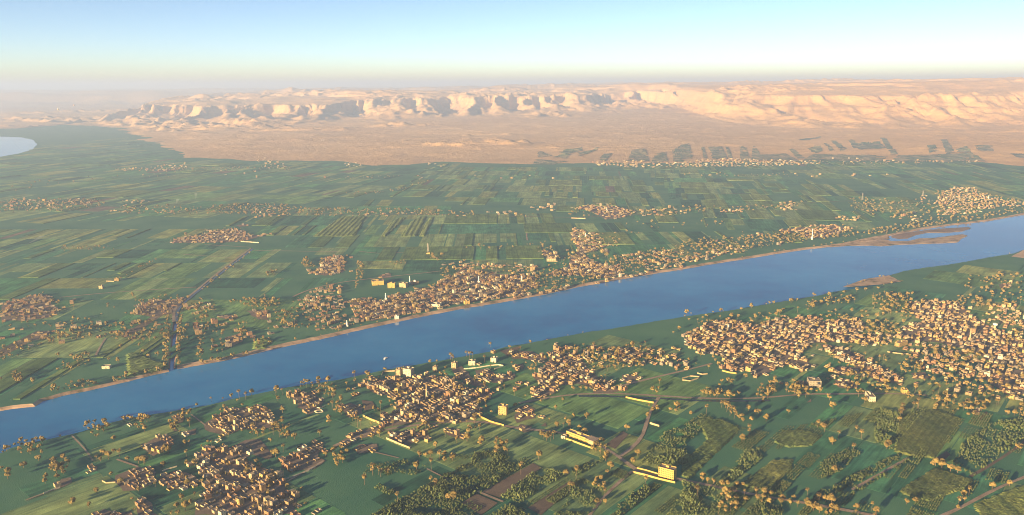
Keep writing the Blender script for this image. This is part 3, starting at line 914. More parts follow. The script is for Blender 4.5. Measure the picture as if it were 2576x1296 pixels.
GROVES = [('C2', [(1000, 830), (1130, 800), (1420, 890), (1180, 1040), (1100, 1100), (760, 1000), (950, 900)], 4.2, 'dark banana grove left of the long ploughed plot'),
          ('C2', [(690, 1050), (790, 990), (1000, 1090), (1090, 1110), (900, 1190), (1020, 1320), (200, 1320), (420, 1180)], 4.2, 'large dark banana grove at the bottom centre'),
          ('C2', [(1500, 930), (1690, 985), (1350, 1200), (1190, 1160)], 4.0, 'banana grove right of the long ploughed plot'),
          ('C2', [(1080, 1320), (1250, 1205), (1420, 1300), (1400, 1330)], 4.2, 'small banana grove at the bottom edge'),
          ('C2', [(1730, 950), (1960, 830), (1995, 870), (1760, 1005)], 4.2, 'narrow banana strip below the yellow school'),
          ('C2', [(1720, 1150), (1740, 1060), (1900, 1040), (2010, 1110), (1980, 1180), (1830, 1320), (1580, 1320)], 4.4, 'ragged grove left of the field track'),
          ('C2', [(2080, 1215), (2280, 1070), (2330, 1090), (2320, 1130), (2080, 1310)], 4.4, 'banana strip below the school block'),
          ('C2', [(310, 930), (460, 880), (640, 920), (560, 1000), (400, 970)], 5.0, 'thin grove below the minaret village'),
          ('C2', [(240, 1090), (280, 1060), (400, 1110), (370, 1150)], 3.8, 'small green thicket in the field at lower left centre'),
          ('C2', [(2240, 900), (2440, 660), (2600, 640), (2600, 900), (2440, 935)], 4.6, 'mixed grove behind the school block'),
          ('C2', [(2440, 1300), (2590, 1100), (2690, 1060), (2700, 1300)], 4.2, 'grove right of the school block'),
          ('C3', [(0, 640), (120, 560), (160, 620), (60, 740), (0, 780)], 4.6, 'small orchard beside the curving road'),
          ('C3', [(460, 810), (580, 790), (630, 850), (380, 1040), (330, 1030)], 4.4, 'narrow grove in the middle of the right fields'),
          ('C3', [(1040, 900), (1260, 780), (1350, 820), (1200, 960), (1040, 1020)], 3.8, 'dense dark banana grove in the right fields'),
          ('C3', [(1450, 600), (1500, 480), (1640, 530), (1650, 680), (1590, 800), (1450, 770)], 3.8, 'tall leafy grove left of the big cane field'),
          ('C3', [(1050, 1130), (1400, 930), (1640, 830), (1650, 860), (1270, 1100), (1080, 1150)], 4.2, 'long diagonal banana strip beside the field path'),
          ('C3', [(1270, 1120), (1700, 870), (1715, 885), (1290, 1140)], 4.0, 'thin green hedge on the right of the field path'),
          ('C3', [(2030, 900), (2110, 760), (2310, 600), (2600, 560), (2600, 700), (2190, 1000)], 5.0, 'loose grove right of the green strip'),
          ('C3', [(0, 1045), (300, 1105), (340, 1200), (240, 1320), (0, 1320)], 4.4, 'bushy grove at the bottom right of the school block'),
          ('C3', [(590, 1310), (620, 1200), (780, 1220), (740, 1310)], 4.6, 'small grove below the tree-lined road')]
r = random.Random(21)
for k, pts, s, lb in GROVES:
    poly = GP(k, pts)
    xs = []
    n0 = Noise(len(lb) + 50)
    for x, y in lattice(poly, s, near_az, 0.42, r):
        g = float(n0(np.array([x / 22.0]), np.array([y / 22.0]))[0])
        if g < -0.62 or not free(x, y, 1.0): continue
        sc = 1.0 + 0.35 * g + r.uniform(-.25, .25)
        xs.append((r.randrange(8), x, y, 0.2, r.uniform(0, 6.28), sc * 1.12, sc * (0.95 + 0.35 * g)))
    tag(add('banana_grove', scatter_mesh('banana_grove', CL, xs, [M['banana']])), lb, 'grove', kind='stuff')

def strip_crops(k, pts, share, seed, lb, s=3.4):
    r = random.Random(seed)
    poly = GP(k, pts)
    ux, uy = math.sin(near_az), math.cos(near_az); px, py = uy, -ux
    us = [p[0] * ux + p[1] * uy for p in poly]; vs = [p[0] * px + p[1] * py for p in poly]
    xs, v = [], min(vs)
    while v < max(vs):
        wd = r.uniform(10, 30)
        u = min(us) + r.uniform(0, 60)
        while u < max(us):
            ln = r.uniform(45, 150)
            if r.random() < share:
                hh, gap, sp = r.uniform(.3, .95), r.uniform(0, .3), s * r.uniform(.85, 1.25)
                a = u
                while a < u + ln:
                    b2 = v
                    while b2 < v + wd - 2:
                        if r.random() > gap:
                            x, y = (a + r.uniform(-.6, .6)) * ux + (b2 + r.uniform(-.3, .3)) * px, (a + r.uniform(-.6, .6)) * uy + (b2 + r.uniform(-.3, .3)) * py
                            if inside(x, y, poly) and free(x, y, 1.0) and not any(inside(x, y, g) for g in GROVE_POLYS):
                                xs.append((r.randrange(8), x, y, 0.15, r.uniform(0, 6.28), (.6 + .4 * hh) * r.uniform(.8, 1.2), hh * r.uniform(.8, 1.2)))
                        b2 += sp
                    a += sp
            u += ln + r.uniform(3, 12)
        v += wd + r.uniform(2, 14)
    tag(add('strip_crops', scatter_mesh('strip_crops', CL, xs, [M['banana']])), lb, 'crop', kind='stuff')
GROVE_POLYS = [GP(k, pts) for k, pts, s, lb in GROVES]
strip_crops('C3', [(0, 480), (500, 640), (1000, 600), (1440, 500), (1900, 480), (2600, 560), (2700, 1320), (0, 1320)], .52, 61, 'leafy crop strips across the fields below the large village')
strip_crops('C2', [(200, 900), (700, 860), (1400, 800), (1900, 830), (2200, 1000), (2500, 1100), (2600, 1320), (0, 1320)], .28, 62, 'leafy crop strips round the banana groves at the bottom')
CANE_FIELDS = [('C3', [(110, 570), (300, 570), (430, 640), (360, 720), (170, 900), (60, 1010), (0, 1000), (0, 900), (190, 720)], 2.4, 'tall cane field right of the curving road', (0.055, 0.075, 0.028)),
               ('C3', [(1640, 545), (1900, 500), (2110, 570), (1900, 860), (1700, 840), (1600, 810)], 2.8, 'big ribbed cane field on the right', (0.060, 0.072, 0.025)),
               ('C3', [(1640, 1100), (1900, 940), (2180, 1020), (2150, 1080), (1850, 1190), (1660, 1130)], 2.4, 'cane field below the four round trees', (0.062, 0.075, 0.028)),
               ('C3', [(680, 880), (830, 870), (820, 950), (620, 1100), (430, 1060)], 2.0, 'yellowish crop block in the right fields', (0.075, 0.085, 0.032)),
               ('C3', [(690, 740), (750, 655), (900, 650), (1060, 690), (960, 770), (800, 780)], 2.2, 'dark row crop with a bright cut edge', (0.055, 0.075, 0.03)),
               ('C3', [(2190, 1210), (2500, 1090), (2640, 1040), (2700, 1300), (2260, 1310)], 1.6, 'yellow-green ribbed crop at the lower right corner', (0.085, 0.105, 0.035)),
               ('B1', [(960, 990), (990, 975), (1110, 1010), (1260, 1075), (1240, 1095), (1100, 1130), (970, 1160)], 2.6, 'tall green cane left of the canal mouth', (0.060, 0.085, 0.032)),
               ('B1', [(1915, 900), (1990, 860), (2050, 890), (1990, 940), (1915, 950)], 2.4, 'bright green thicket at the far water edge', (0.070, 0.10, 0.035)),
               ('A2', [(0, 1140), (180, 1140), (100, 1288), (-220, 1288)], 2.6, 'yellow-green cane field behind the lone far farm', (0.088, 0.112, 0.035)),
               ('A2', [(380, 1180), (440, 1145), (480, 1150), (330, 1288), (290, 1288)], 2.6, 'narrow cane strip in the middle fields', (0.085, 0.110, 0.036)),
               ('A2', [(520, 1180), (590, 1140), (640, 1140), (560, 1288), (440, 1288)], 2.6, 'second narrow cane strip in the middle fields', (0.090, 0.115, 0.036)),
               ('A2', [(660, 1150), (700, 1140), (620, 1288), (580, 1288)], 2.6, 'thin bright cane strip in the middle fields', (0.10, 0.125, 0.04))]
for k, pts, h, lb, c in CANE_FIELDS:
    poly = GP(k, pts)
    s = 2.6 if k[0] == 'C' else 5.0
    ux, uy = math.sin(near_az), math.cos(near_az)
    if k == 'A2': ux, uy = math.sin(ZONES[2][1]), math.cos(ZONES[2][1])
    px, py = uy, -ux
    us = [p[0] * ux + p[1] * uy for p in poly]; vs = [p[0] * px + p[1] * py for p in poly]
    A = np.arange(min(us) - s, max(us) + 2 * s, s); B = np.arange(min(vs) - s, max(vs) + 2 * s, s)
    ins = np.array([[inside(a * ux + b2 * px, a * uy + b2 * py, poly) for b2 in B] for a in A])
    rr = np.random.default_rng(len(lb))
    rows = 0.6 * np.sign(np.sin(np.arange(len(B)) * math.pi / 2.0 + 0.4))[None, :]
    nz = fbm(N2, A[:, None] / 14 + 0 * B[None, :], 0 * A[:, None] + B[None, :] / 14, 3)
    z = np.where(ins, h + rows + rr.uniform(-.45, .45, ins.shape) + 0.7 * nz, -0.4)
    PX = A[:, None] * ux + B[None, :] * px + rr.uniform(-.25, .25, ins.shape) * s; PY = A[:, None] * uy + B[None, :] * py + rr.uniform(-.25, .25, ins.shape) * s
    ids = np.arange(ins.size).reshape(ins.shape)
    Fq = np.stack([ids[:-1, :-1], ids[1:, :-1], ids[1:, 1:], ids[:-1, 1:]], -1).reshape(-1, 4)
    Fq = Fq[ins.ravel()[Fq].any(axis=1)]
    jit = rr.uniform(0.75, 1.25, ins.size) * 1.45
    at = np.column_stack([c[0] * jit, c[1] * jit, c[2] * jit, np.ones(ins.size)])
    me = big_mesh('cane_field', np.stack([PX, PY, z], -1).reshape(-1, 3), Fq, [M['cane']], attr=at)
    bm = bmesh.new(); bm.from_mesh(me)
    bmesh.ops.delete(bm, geom=[v for v in bm.verts if not v.link_faces], context='VERTS')
    bmesh.ops.recalc_face_normals(bm, faces=bm.faces)
    if sum(f.normal.z for f in bm.faces) < 0: bmesh.ops.reverse_faces(bm, faces=bm.faces)
    bm.to_mesh(me); bm.free()
    tag(add('cane_field', me), lb, 'crop', kind='stuff')
#@@HOUSES
# ------------------------------------------------------------------ landmarks
def thing(name, label, cat, loc, rz=0.0, group=None):
    o = add(name, None, None, loc, rz)
    o.empty_display_size = 2
    return tag(o, label, cat, group)

def part(name, parent, mb, *mats):
    return add(name, mb.mesh(name, [M[q] for q in mats]), parent)

def hollow(mb, x0, x1, y0, y1, z1, zr, t=0.3):
    """four walls that rise above the roof as a parapet"""
    mb.face([(x0, y0, 0), (x1, y0, 0), (x1, y0, z1), (x0, y0, z1)]); mb.face([(x1, y0, 0), (x1, y1, 0), (x1, y1, z1), (x1, y0, z1)])
    mb.face([(x1, y1, 0), (x0, y1, 0), (x0, y1, z1), (x1, y1, z1)]); mb.face([(x0, y1, 0), (x0, y0, 0), (x0, y0, z1), (x0, y1, z1)])
    a0, a1, b0, b1 = x0 + t, x1 - t, y0 + t, y1 - t
    mb.face([(x0, y0, z1), (x1, y0, z1), (a1, b0, z1), (a0, b0, z1)]); mb.face([(x1, y0, z1), (x1, y1, z1), (a1, b1, z1), (a1, b0, z1)])
    mb.face([(x1, y1, z1), (x0, y1, z1), (a0, b1, z1), (a1, b1, z1)]); mb.face([(x0, y1, z1), (x0, y0, z1), (a0, b0, z1), (a0, b1, z1)])
    mb.face([(a0, b0, z1), (a1, b0, z1), (a1, b0, zr), (a0, b0, zr)]); mb.face([(a1, b0, z1), (a1, b1, z1), (a1, b1, zr), (a1, b0, zr)])
    mb.face([(a1, b1, z1), (a0, b1, z1), (a0, b1, zr), (a1, b1, zr)]); mb.face([(a0, b1, z1), (a0, b0, z1), (a0, b0, zr), (a0, b1, zr)])

def one_box(*a):
    mb = MB(); mb.box(*a); return mb

def minaret(k, base, top, label, white=True):
    x, y, h = height_between(k, base, top)
    h = max(h, 12)
    t = thing('minaret', label, 'minaret', (x, y, 0), 0.3, 'village minarets')
    mt = 'white' if white else 'cream plastered'
    mb = MB(); mb.box(-2.6, 2.6, -2.6, 2.6, 0, h * .22); part('base', t, mb, mt)
    mb = MB(); mb.tube([(0, 0, h * .22, 1.75), (0, 0, h * .6, 1.5)], 10); sh_ = part('shaft', t, mb, mt)
    mb = MB(); mb.tube([(0, 0, h * .58, 1.5), (0, 0, h * .6, 2.3), (0, 0, h * .63, 2.3)], 10); part('balcony', sh_, mb, mt)
    mb = MB(); mb.tube([(0, 0, h * .63, 1.2), (0, 0, h * .84, 1.05)], 10); part('upper_shaft', t, mb, mt)
    mb = MB(); mb.tube([(0, 0, h * .84, 1.5), (0, 0, h * .86, 1.5), (0, 0, h * .9, 0.95), (0, 0, h * .97, .2), (0, 0, h, .08)], 10); part('cap', t, mb, mt)
    take(x, y, 4)
    return t
minaret('C2', (640, 412), (640, 296), 'tall cream minaret in the middle of the near central village', False)
minaret('B3', (1097, 822), (1097, 738), 'cream minaret in the middle of the large right-hand village', False)
minaret('B3', (2167, 882), (2169, 790), 'tall minaret near the right edge of the large village', False)
minaret('B2', (332, 574), (331, 524), 'white minaret left of the riverside town beyond the river')
minaret('B2', (513, 452), (513, 397), 'white minaret beside the small domed mosque beyond the river')
minaret('B2', (1032, 446), (1032, 394), 'white minaret in the middle of the riverside town')
minaret('B2', (1357, 441), (1357, 392), 'white minaret towards the right of the riverside town')
minaret('B3', (978, 122), (979, 34), 'tall white minaret of the far village opposite the sandbar')
minaret('A3', (2308, 1010), (2308, 972), 'white minaret of the upper right village by the river bend')
minaret('B2', (40, 776), (42, 728), 'short white minaret close to the far water edge')
minaret('B2', (1838, 104), (1838, 72), 'short minaret in the inland far village')
minaret('A2', (1998, 1096), (1998, 1066), 'small minaret in the roadside village of the middle valley')

def windows(t, w, d, h, rows, cols, side='front', ww=1.3, wh=1.5, y0=0.0):
    fh = h / rows
    for i in range(rows):
        for j in range(cols):
            if side == 'front':
                cx = -w / 2 + w * (j + .5) / cols
                b2 = one_box(cx - ww / 2, cx + ww / 2, -0.08, 0.12, y0 + i * fh + fh * .32, y0 + i * fh + fh * .32 + wh)
            else:
                cd = d * (j + .5) / cols
                sx = -w / 2 if side == 'left' else w / 2
                b2 = one_box(sx - .1, sx + .1, cd - ww / 2, cd + ww / 2, y0 + i * fh + fh * .32, y0 + i * fh + fh * .32 + wh)
            part('window', t, b2, 'dark')

def block(name, label, cat, k, a, b2, depth, h, rows, cols, mat, side_cols=0, stair=True, parapet=1.0):
    """front edge runs between two ground points; the block reaches back from it"""
    p, q = Vector(G(k, a)), Vector(G(k, b2))
    w = (q - p).length
    ang = math.atan2(q.y - p.y, q.x - p.x)
    mid = (p + q) / 2
    t = thing(name, label, cat, (mid.x, mid.y, 0), ang)
    mb = MB(); hollow(mb, -w / 2, w / 2, 0, depth, h + parapet, h - .1); wl_ = part('wall', t, mb, mat)
    rf_ = part('roof', t, one_box(-w / 2 + .3, w / 2 - .3, .3, depth - .3, h - .4, h), 'roofing')
    if rows: windows(wl_, w, depth, h, rows, cols)
    if side_cols:
        windows(wl_, w, depth, h, rows, side_cols, 'left'); windows(wl_, w, depth, h, rows, side_cols, 'right')
    if stair: part('stair_room', rf_, one_box(-w * .12, w * .08, depth * .5, depth * .85, h - .1, h + 3.0), mat)
    part('door', wl_, one_box(-w * .02, w * .02 + 1.2, -0.09, .1, 0, 2.3), 'dark')
    cxx = mid.x - math.sin(ang) * depth / 2; cyy2 = mid.y + math.cos(ang) * depth / 2
    for i in range(int(w // 6) + 1):
        for j in range(int(depth // 6) + 1):
            u, v = -w / 2 + (i + .5) * w / (int(w // 6) + 1), (j + .5) * depth / (int(depth // 6) + 1)
            take(mid.x + math.cos(ang) * u - math.sin(ang) * v, mid.y + math.sin(ang) * u + math.cos(ang) * v, 4)
    return t, w, ang, mid

t, w, ang, mid = block('school_building', 'long yellow two-storey school beside the dusty road', 'school', 'C2', (1692, 688), (1860, 752), 11, 8.2, 2, 18, 'yellow')
part('end_block', t, one_box(w / 2 + .05, w / 2 + 11, -1, 14, 0, 8.6), 'cream plastered')
part('canopy', t, one_box(w / 2 - 6, w / 2 + 13, -1.6, 15, 8.62, 9.1), 'roofing')
block('gatehouse', 'small white gatehouse at the end of the yellow school', 'building', 'C2', (1652, 708), (1682, 716), 7, 4.0, 1, 2, 'whitewashed', stair=False)
t, w, ang, mid = block('school_block', 'five-storey pale yellow school block with rows of windows by the road bend', 'school', 'C2', (2385, 1002), (2500, 1032), 13, 17.0, 5, 8, 'yellow', 2)
block('apartment_house', 'white five-storey apartment house with window rows near the river', 'building', 'C2', (462, 243), (520, 252), 15, 17.0, 5, 5, 'whitewashed', 3)
block('apartment_house', 'cream four-storey tower house beside the river apartment house', 'building', 'C2', (408, 236), (441, 240), 11, 13, 4, 3, 'cream plastered')
block('apartment_house', 'tall plain ochre block at the right end of the minaret village', 'building', 'C2', (1178, 528), (1240, 536), 12, 16, 4, 3, 'ochre plastered')
block('villa', 'isolated white villa with columns near the river bank', 'house', 'C2', (955, 160), (1005, 160), 12, 9, 3, 4, 'whitewashed')
block('villa', 'narrow tower villa standing alone in the riverside field', 'house', 'C2', (686, 208), (714, 210), 9, 11, 3, 2, 'cream plastered')
block('villa', 'square white house by the straight wall near the river', 'house', 'C2', (1122, 134), (1162, 138), 12, 9, 3, 3, 'whitewashed')
block('villa', 'cream tower house at the left of the straight wall', 'house', 'C2', (826, 180), (860, 184), 10, 12, 3, 2, 'cream plastered')
block('warehouse', 'large grey three-storey hall in front of the large village', 'building', 'C3', (955, 328), (1046, 332), 22, 14, 3, 4, 'grey concrete', 2)
block('school_building', 'ochre school with side wing inside the large village', 'school', 'B3', (1600, 925), (1635, 935), 34, 9, 2, 3, 'ochre plastered', 7)
block('warehouse', 'pale yellow hall at the left end of the far town', 'building', 'B2', (232, 470), (318, 464), 26, 12, 2, 6, 'yellow')
block('apartment_house', 'yellow four-storey building with window rows in the far factory yard', 'building', 'B2', (346, 488), (400, 488), 14, 14, 4, 5, 'yellow')
block('apartment_house', 'stepped pale yellow house in the far factory yard', 'building', 'B2', (430, 480), (482, 486), 14, 12, 3, 4, 'cream plastered')
block('pump_house', 'small white pump house on the far sandy bank', 'building', 'B2', (400, 724), (430, 722), 9, 7, 2, 3, 'white')
block('mosque_hall', 'small yellow riverside mosque hall on the far bank', 'mosque', 'B2', (928, 612), (966, 608), 12, 8, 2, 3, 'yellow')
block('walled_house', 'walled white house group at the far water front', 'house', 'B2', (676, 630), (740, 632), 20, 7, 2, 5, 'whitewashed')
block('apartment_house', 'tall narrow concrete block at the back of the far town', 'building', 'B2', (1420, 362), (1456, 362), 12, 15, 4, 3, 'tan brick')
block('walled_house', 'cream walled compound house right of the far town', 'house', 'B2', (1545, 285), (1615, 285), 18, 8, 2, 5, 'cream plastered')
block('barn', 'isolated pale barn on the far bank near the canal mouth', 'barn', 'B1', (768, 1098), (826, 1096), 10, 5, 1, 3, 'whitewashed', stair=False)
block('farm_house', 'ochre farmhouse with yard wall alone in the far left fields', 'house', 'B1', (862, 438), (895, 436), 12, 8, 2, 3, 'ochre plastered')
block('farm_house', 'two-storey farmhouse by the road in the far left fields', 'house', 'B1', (745, 494), (772, 494), 12, 8, 2, 3, 'cream plastered')
block('small_school', 'narrow three-tiered white building at the edge of the right village', 'building', 'C3', (1410, 436), (1456, 438), 30, 10, 3, 3, 'whitewashed')
block('roadside_house', 'yellow house with a lit front beside the canal bank road', 'house', 'C3', (1660, 372), (1702, 374), 12, 7, 2, 3, 'yellow')

# domed mosque
x, y = G('B2', (552, 456))
t = thing('mosque', 'small tan mosque with a dome in the fields of the far bank', 'mosque', (x, y, 0), 0.2)
mb = MB(); hollow(mb, -11, 11, -8, 8, 8.0, 7.0); part('hall', t, mb, 'tan brick')
part('roof', t, one_box(-10.7, 10.7, -7.7, 7.7, 6.7, 7.0), 'roofing')
mb = MB(); mb.tube([(0, 0, 7, 4.4), (0, 0, 8.4, 4.4), (0, 0, 10.4, 3.7), (0, 0, 11.8, 2.2), (0, 0, 12.6, .3)], 12); part('dome', t, mb, 'white')
take(x, y, 12)

# walls round plots
def wall(k, pts, h, label, mat='whitewashed', th=0.5, name='boundary_wall'):
    w = GP(k, pts)
    base = w[0]
    t = thing(name, label, 'wall', (base[0], base[1], 0))
    for (x0, y0), (x1, y1) in zip(w, w[1:]):
        L = math.hypot(x1 - x0, y1 - y0); a = math.atan2(y1 - y0, x1 - x0)
        mb = MB(); mb.box(0, L, -th / 2, th / 2, 0, h * random.uniform(.94, 1.06))
        o = part('wall_panel', t, mb, mat)
        o.location = (x0 - base[0], y0 - base[1], 0); o.rotation_euler = (0, 0, a)
        for i in range(int(L / 5) + 1): take(x0 + (x1 - x0) * i * 5 / L, y0 + (y1 - y0) * i * 5 / L, 2)
wall('C2', [(1688, 716), (1760, 742), (1840, 772), (1892, 790)], 3.0, 'yellow wall in front of the long school', 'yellow')
wall('C2', [(2190, 968), (2290, 992), (2390, 1020), (2512, 1048)], 3.2, 'long yellow wall in front of the five-storey school block', 'yellow')
wall('C2', [(2224, 940), (2290, 956), (2330, 968), (2384, 984)], 3.0, 'pale yard wall behind the school court', 'yellow')
wall('C2', [(2140, 405), (2230, 425), (2350, 446)], 3.4, 'yellow wall beside the canal bank road', 'yellow')
wall('C2', [(2322, 600), (2350, 610), (2392, 622)], 3.6, 'short wall of the small house by the curving road', 'cream plastered')
wall('C2', [(335, 716), (420, 752), (512, 788), (524, 778)], 3.6, 'long pale wall below the minaret village', 'cream plastered')
wall('C2', [(160, 545), (220, 575), (284, 600)], 4.2, 'bright wall at the west corner of the minaret village', 'ochre plastered')
wall('C2', [(1035, 548), (1120, 590), (1222, 620)], 4.0, 'yellow wall along the road east of the minaret village', 'yellow')
wall('C2', [(920, 190), (1010, 182), (1110, 165), (1180, 158), (1220, 166), (1150, 190)], 2.6, 'straight white garden wall near the river')
wall('C2', [(300, 240), (312, 212), (400, 205)], 3.2, 'yard wall at the river edge of the minaret village', 'cream plastered')
wall('C1', [(330, 1130), (390, 1105), (455, 1085)], 2.6, 'thin white wall of the farm at the lower left')
wall('C1', [(1620, 735), (1640, 742), (1672, 730), (1655, 714), (1622, 728)], 2.0, 'white square enclosure left of the bare ground')
wall('C1', [(2370, 510), (2395, 522), (2436, 512), (2420, 498), (2372, 506)], 2.0, 'white walled plot right of the small riverside hamlet')
wall('C1', [(2385, 480), (2412, 486), (2446, 470)], 2.0, 'low white wall above the walled plot')
wall('C1', [(1225, 960), (1262, 945), (1335, 925)], 2.4, 'pale strip wall between the lower hamlets')
wall('C1', [(2120, 1030), (2210, 1000), (2330, 955), (2400, 915)], 2.2, 'long low wall along the right edge of the lower village')
wall('C1', [(770, 1035), (800, 1050), (870, 1045)], 2.4, 'yard wall of the lower left hamlet', 'cream plastered')
wall('C1', [(2160, 1120), (2215, 1098)], 2.4, 'short white wall at the lower village edge')
wall('C1', [(958, 606), (980, 622), (998, 616), (976, 600), (958, 606)], 1.8, 'tiny white enclosure among the riverside trees')
wall('B3', [(0, 1185), (60, 1192), (120, 1172), (130, 1160), (60, 1155), (0, 1172)], 2.6, 'curved white wall of a garden below the large village', 'cream plastered')
wall('B3', [(112, 1132), (150, 1142), (190, 1138)], 2.6, 'small curved garden wall left of the large village', 'cream plastered')
wall('B3', [(300, 1115), (350, 1128), (408, 1136)], 3.2, 'yellow wall at the lower left corner of the large village', 'yellow')
wall('B3', [(1545, 972), (1620, 984), (1706, 990)], 2.8, 'pale wall in front of the ochre school', 'cream plastered')
wall('B1', [(1815, 140), (1880, 143), (1950, 148)], 2.8, 'pale wall below the far inland village')
wall('B1', [(800, 438), (860, 440)], 2.4, 'yard wall of the far farmhouse', 'cream plastered')
wall('B2', [(1545, 288), (1625, 289)], 3.0, 'low wall before the cream compound house', 'cream plastered')
wall('A2', [(1730, 1152), (1780, 1154), (1836, 1155)], 4.0, 'long pale wall at the roadside village of the middle valley', 'cream plastered')

# water tower
x, y, h = height_between('B3', (2355, 798), (2355, 752))
t = thing('water_tower', 'pale water tower at the right end of large village', 'water tower', (x, y, 0))
mb = MB(); mb.tube([(0, 0, 0, 2.6), (0, 0, h * .62, 2.3)], 10); part('shaft', t, mb, 'cream plastered')
mb = MB(); mb.tube([(0, 0, h * .6, 2.3), (0, 0, h * .7, 5.2), (0, 0, h * .95, 5.4), (0, 0, h, 3.0)], 12); part('tank', t, mb, 'white')
take(x, y, 6)

def lattice_tower(k, base, top, label):
    x, y, h = height_between(k, base, top)
    t = thing('lattice_tower', label, 'tower', (x, y, 0), 0.4, 'lattice towers of the valley')
    for sx, sy in ((-1, -1), (1, -1), (1, 1), (-1, 1)):
        mb = MB(); mb.tube([(sx * h * .09, sy * h * .09, 0, .45), (sx * .7, sy * .7, h, .3)], 4); part('leg', t, mb, 'steel')
    for i in range(6):
        f0 = i / 6; r0 = h * .09 * (1 - f0) + .7 * f0
        for (ax, ay), (bx, by) in (((-1, -1), (1, -1)), ((1, -1), (1, 1)), ((1, 1), (-1, 1)), ((-1, 1), (-1, -1))):
            z0 = h * f0; z1 = h * (f0 + 1 / 6); r1 = h * .09 * (1 - f0 - 1 / 6) + .7 * (f0 + 1 / 6)
            mb = MB(); mb.face([(ax * r0, ay * r0, z0), (ax * r0, ay * r0, z0 + .5), (bx * r1, by * r1, z1), (bx * r1, by * r1, z1 - .5)]); part('brace', t, mb, 'steel')
    for z in (.78, .9):
        part('cross_arm', t, one_box(-h * .13, h * .13, -.3, .3, h * z, h * z + .6), 'steel')
lattice_tower('B2', (650, 216), (646, 150), 'lattice tower on the small yellow house behind the far town')
lattice_tower('A3', (1357, 1012), (1357, 958), 'grey lattice pylon left of the upper right village')
lattice_tower('A3', (1812, 985), (1812, 942), 'thin lattice mast beside the upper right village')
lattice_tower('A1', (2427, 585), (2427, 555), 'left one of two small pylons on the far sand')
lattice_tower('A1', (2440, 585), (2440, 556), 'right one of two small pylons on the far sand')
block('tower_house', 'small yellow house at the foot of the lattice tower', 'house', 'B2', (638, 236), (664, 236), 9, 5, 1, 3, 'yellow', stair=False)

# boat
x, y = G('C2', (331, 108), WZ)
t = thing('river_boat', 'small white motor boat on the river off the central village', 'boat', (x, y, WZ), math.radians(62))
mb = MB()
hp = [(-6, 0.9, 1.5), (-3, 0, 2.0), (2, -.1, 2.0), (5.5, .3, 1.1), (7.5, .9, .1)]
for (xa, _, wa), (xb, _, wb) in zip(hp, hp[1:]):
    mb.face([(xa, -wa * .6, -.3), (xb, -wb * .6, -.3), (xb, -wb, 1.0), (xa, -wa, 1.0)]); mb.face([(xb, wb * .6, -.3), (xa, wa * .6, -.3), (xa, wa, 1.0), (xb, wb, 1.0)])
    mb.face([(xa, -wa, .8), (xb, -wb, .8), (xb, wb, .8), (xa, wa, .8)])
mb.face([(-6, 1.5 * .6, -.3), (-6, -1.5 * .6, -.3), (-6, -1.5, 1.0), (-6, 1.5, 1.0)])
part('hull', t, mb, 'white')
cb_ = part('cabin', t, one_box(-3.6, 1.4, -1.5, 1.5, .8, 2.4), 'white')
part('canopy', t, one_box(-5.2, 2.4, -1.9, 1.9, 2.7, 2.95), 'white')
for sx in (-5, 2.2):
    for sy in (-1.7, 1.7): part('canopy_post', t, one_box(sx - .07, sx + .07, sy - .07, sy + .07, .8, 2.7), 'steel')
part('window', cb_, one_box(-3.0, .9, -1.53, 1.53, 1.5, 2.1), 'dark')

# hot-air balloons far over the left valley
for (px, py), d, s, lb in (((146.5, 277), 9500, 1.0, 'bright hot-air balloon drifting over the hazy left valley'), ((186, 266), 12500, .9, 'faint smaller hot-air balloon right of the bright one')):
    r0 = ray((px, py)); tt = d / r0.y
    t = thing('hot_air_balloon', lb, 'balloon', (r0.x * tt, d, CAM_H + r0.z * tt - 14), 0.5, 'hot-air balloons in the haze')
    mb = MB(); mb.tube([(0, 0, 6, 2.0), (0, 0, 10, 5.0), (0, 0, 15, 8.6), (0, 0, 20, 10.4), (0, 0, 25, 10.0), (0, 0, 29, 7.2), (0, 0, 31, 3.2)], 16); part('envelope', t, mb, 'white' if s == 1.0 else 'orange')
    mb = MB(); mb.tube([(0, 0, 17.5, 9.75), (0, 0, 18.2, 10.15), (0, 0, 21, 10.6), (0, 0, 22, 10.5)], 16, cap=False); part('band', t, mb, 'orange')
    part('basket', t, one_box(-1.2, 1.2, -.9, .9, 0, 1.6), 'bark')
    for sx, sy in ((-1, -1), (1, -1), (1, 1), (-1, 1)):
        mb = MB(); mb.tube([(sx * 1.1, sy * .8, 1.6, .06), (sx * 1.3, sy * 1.3, 6.2, .06)], 4); part('rope', t, mb, 'bark')

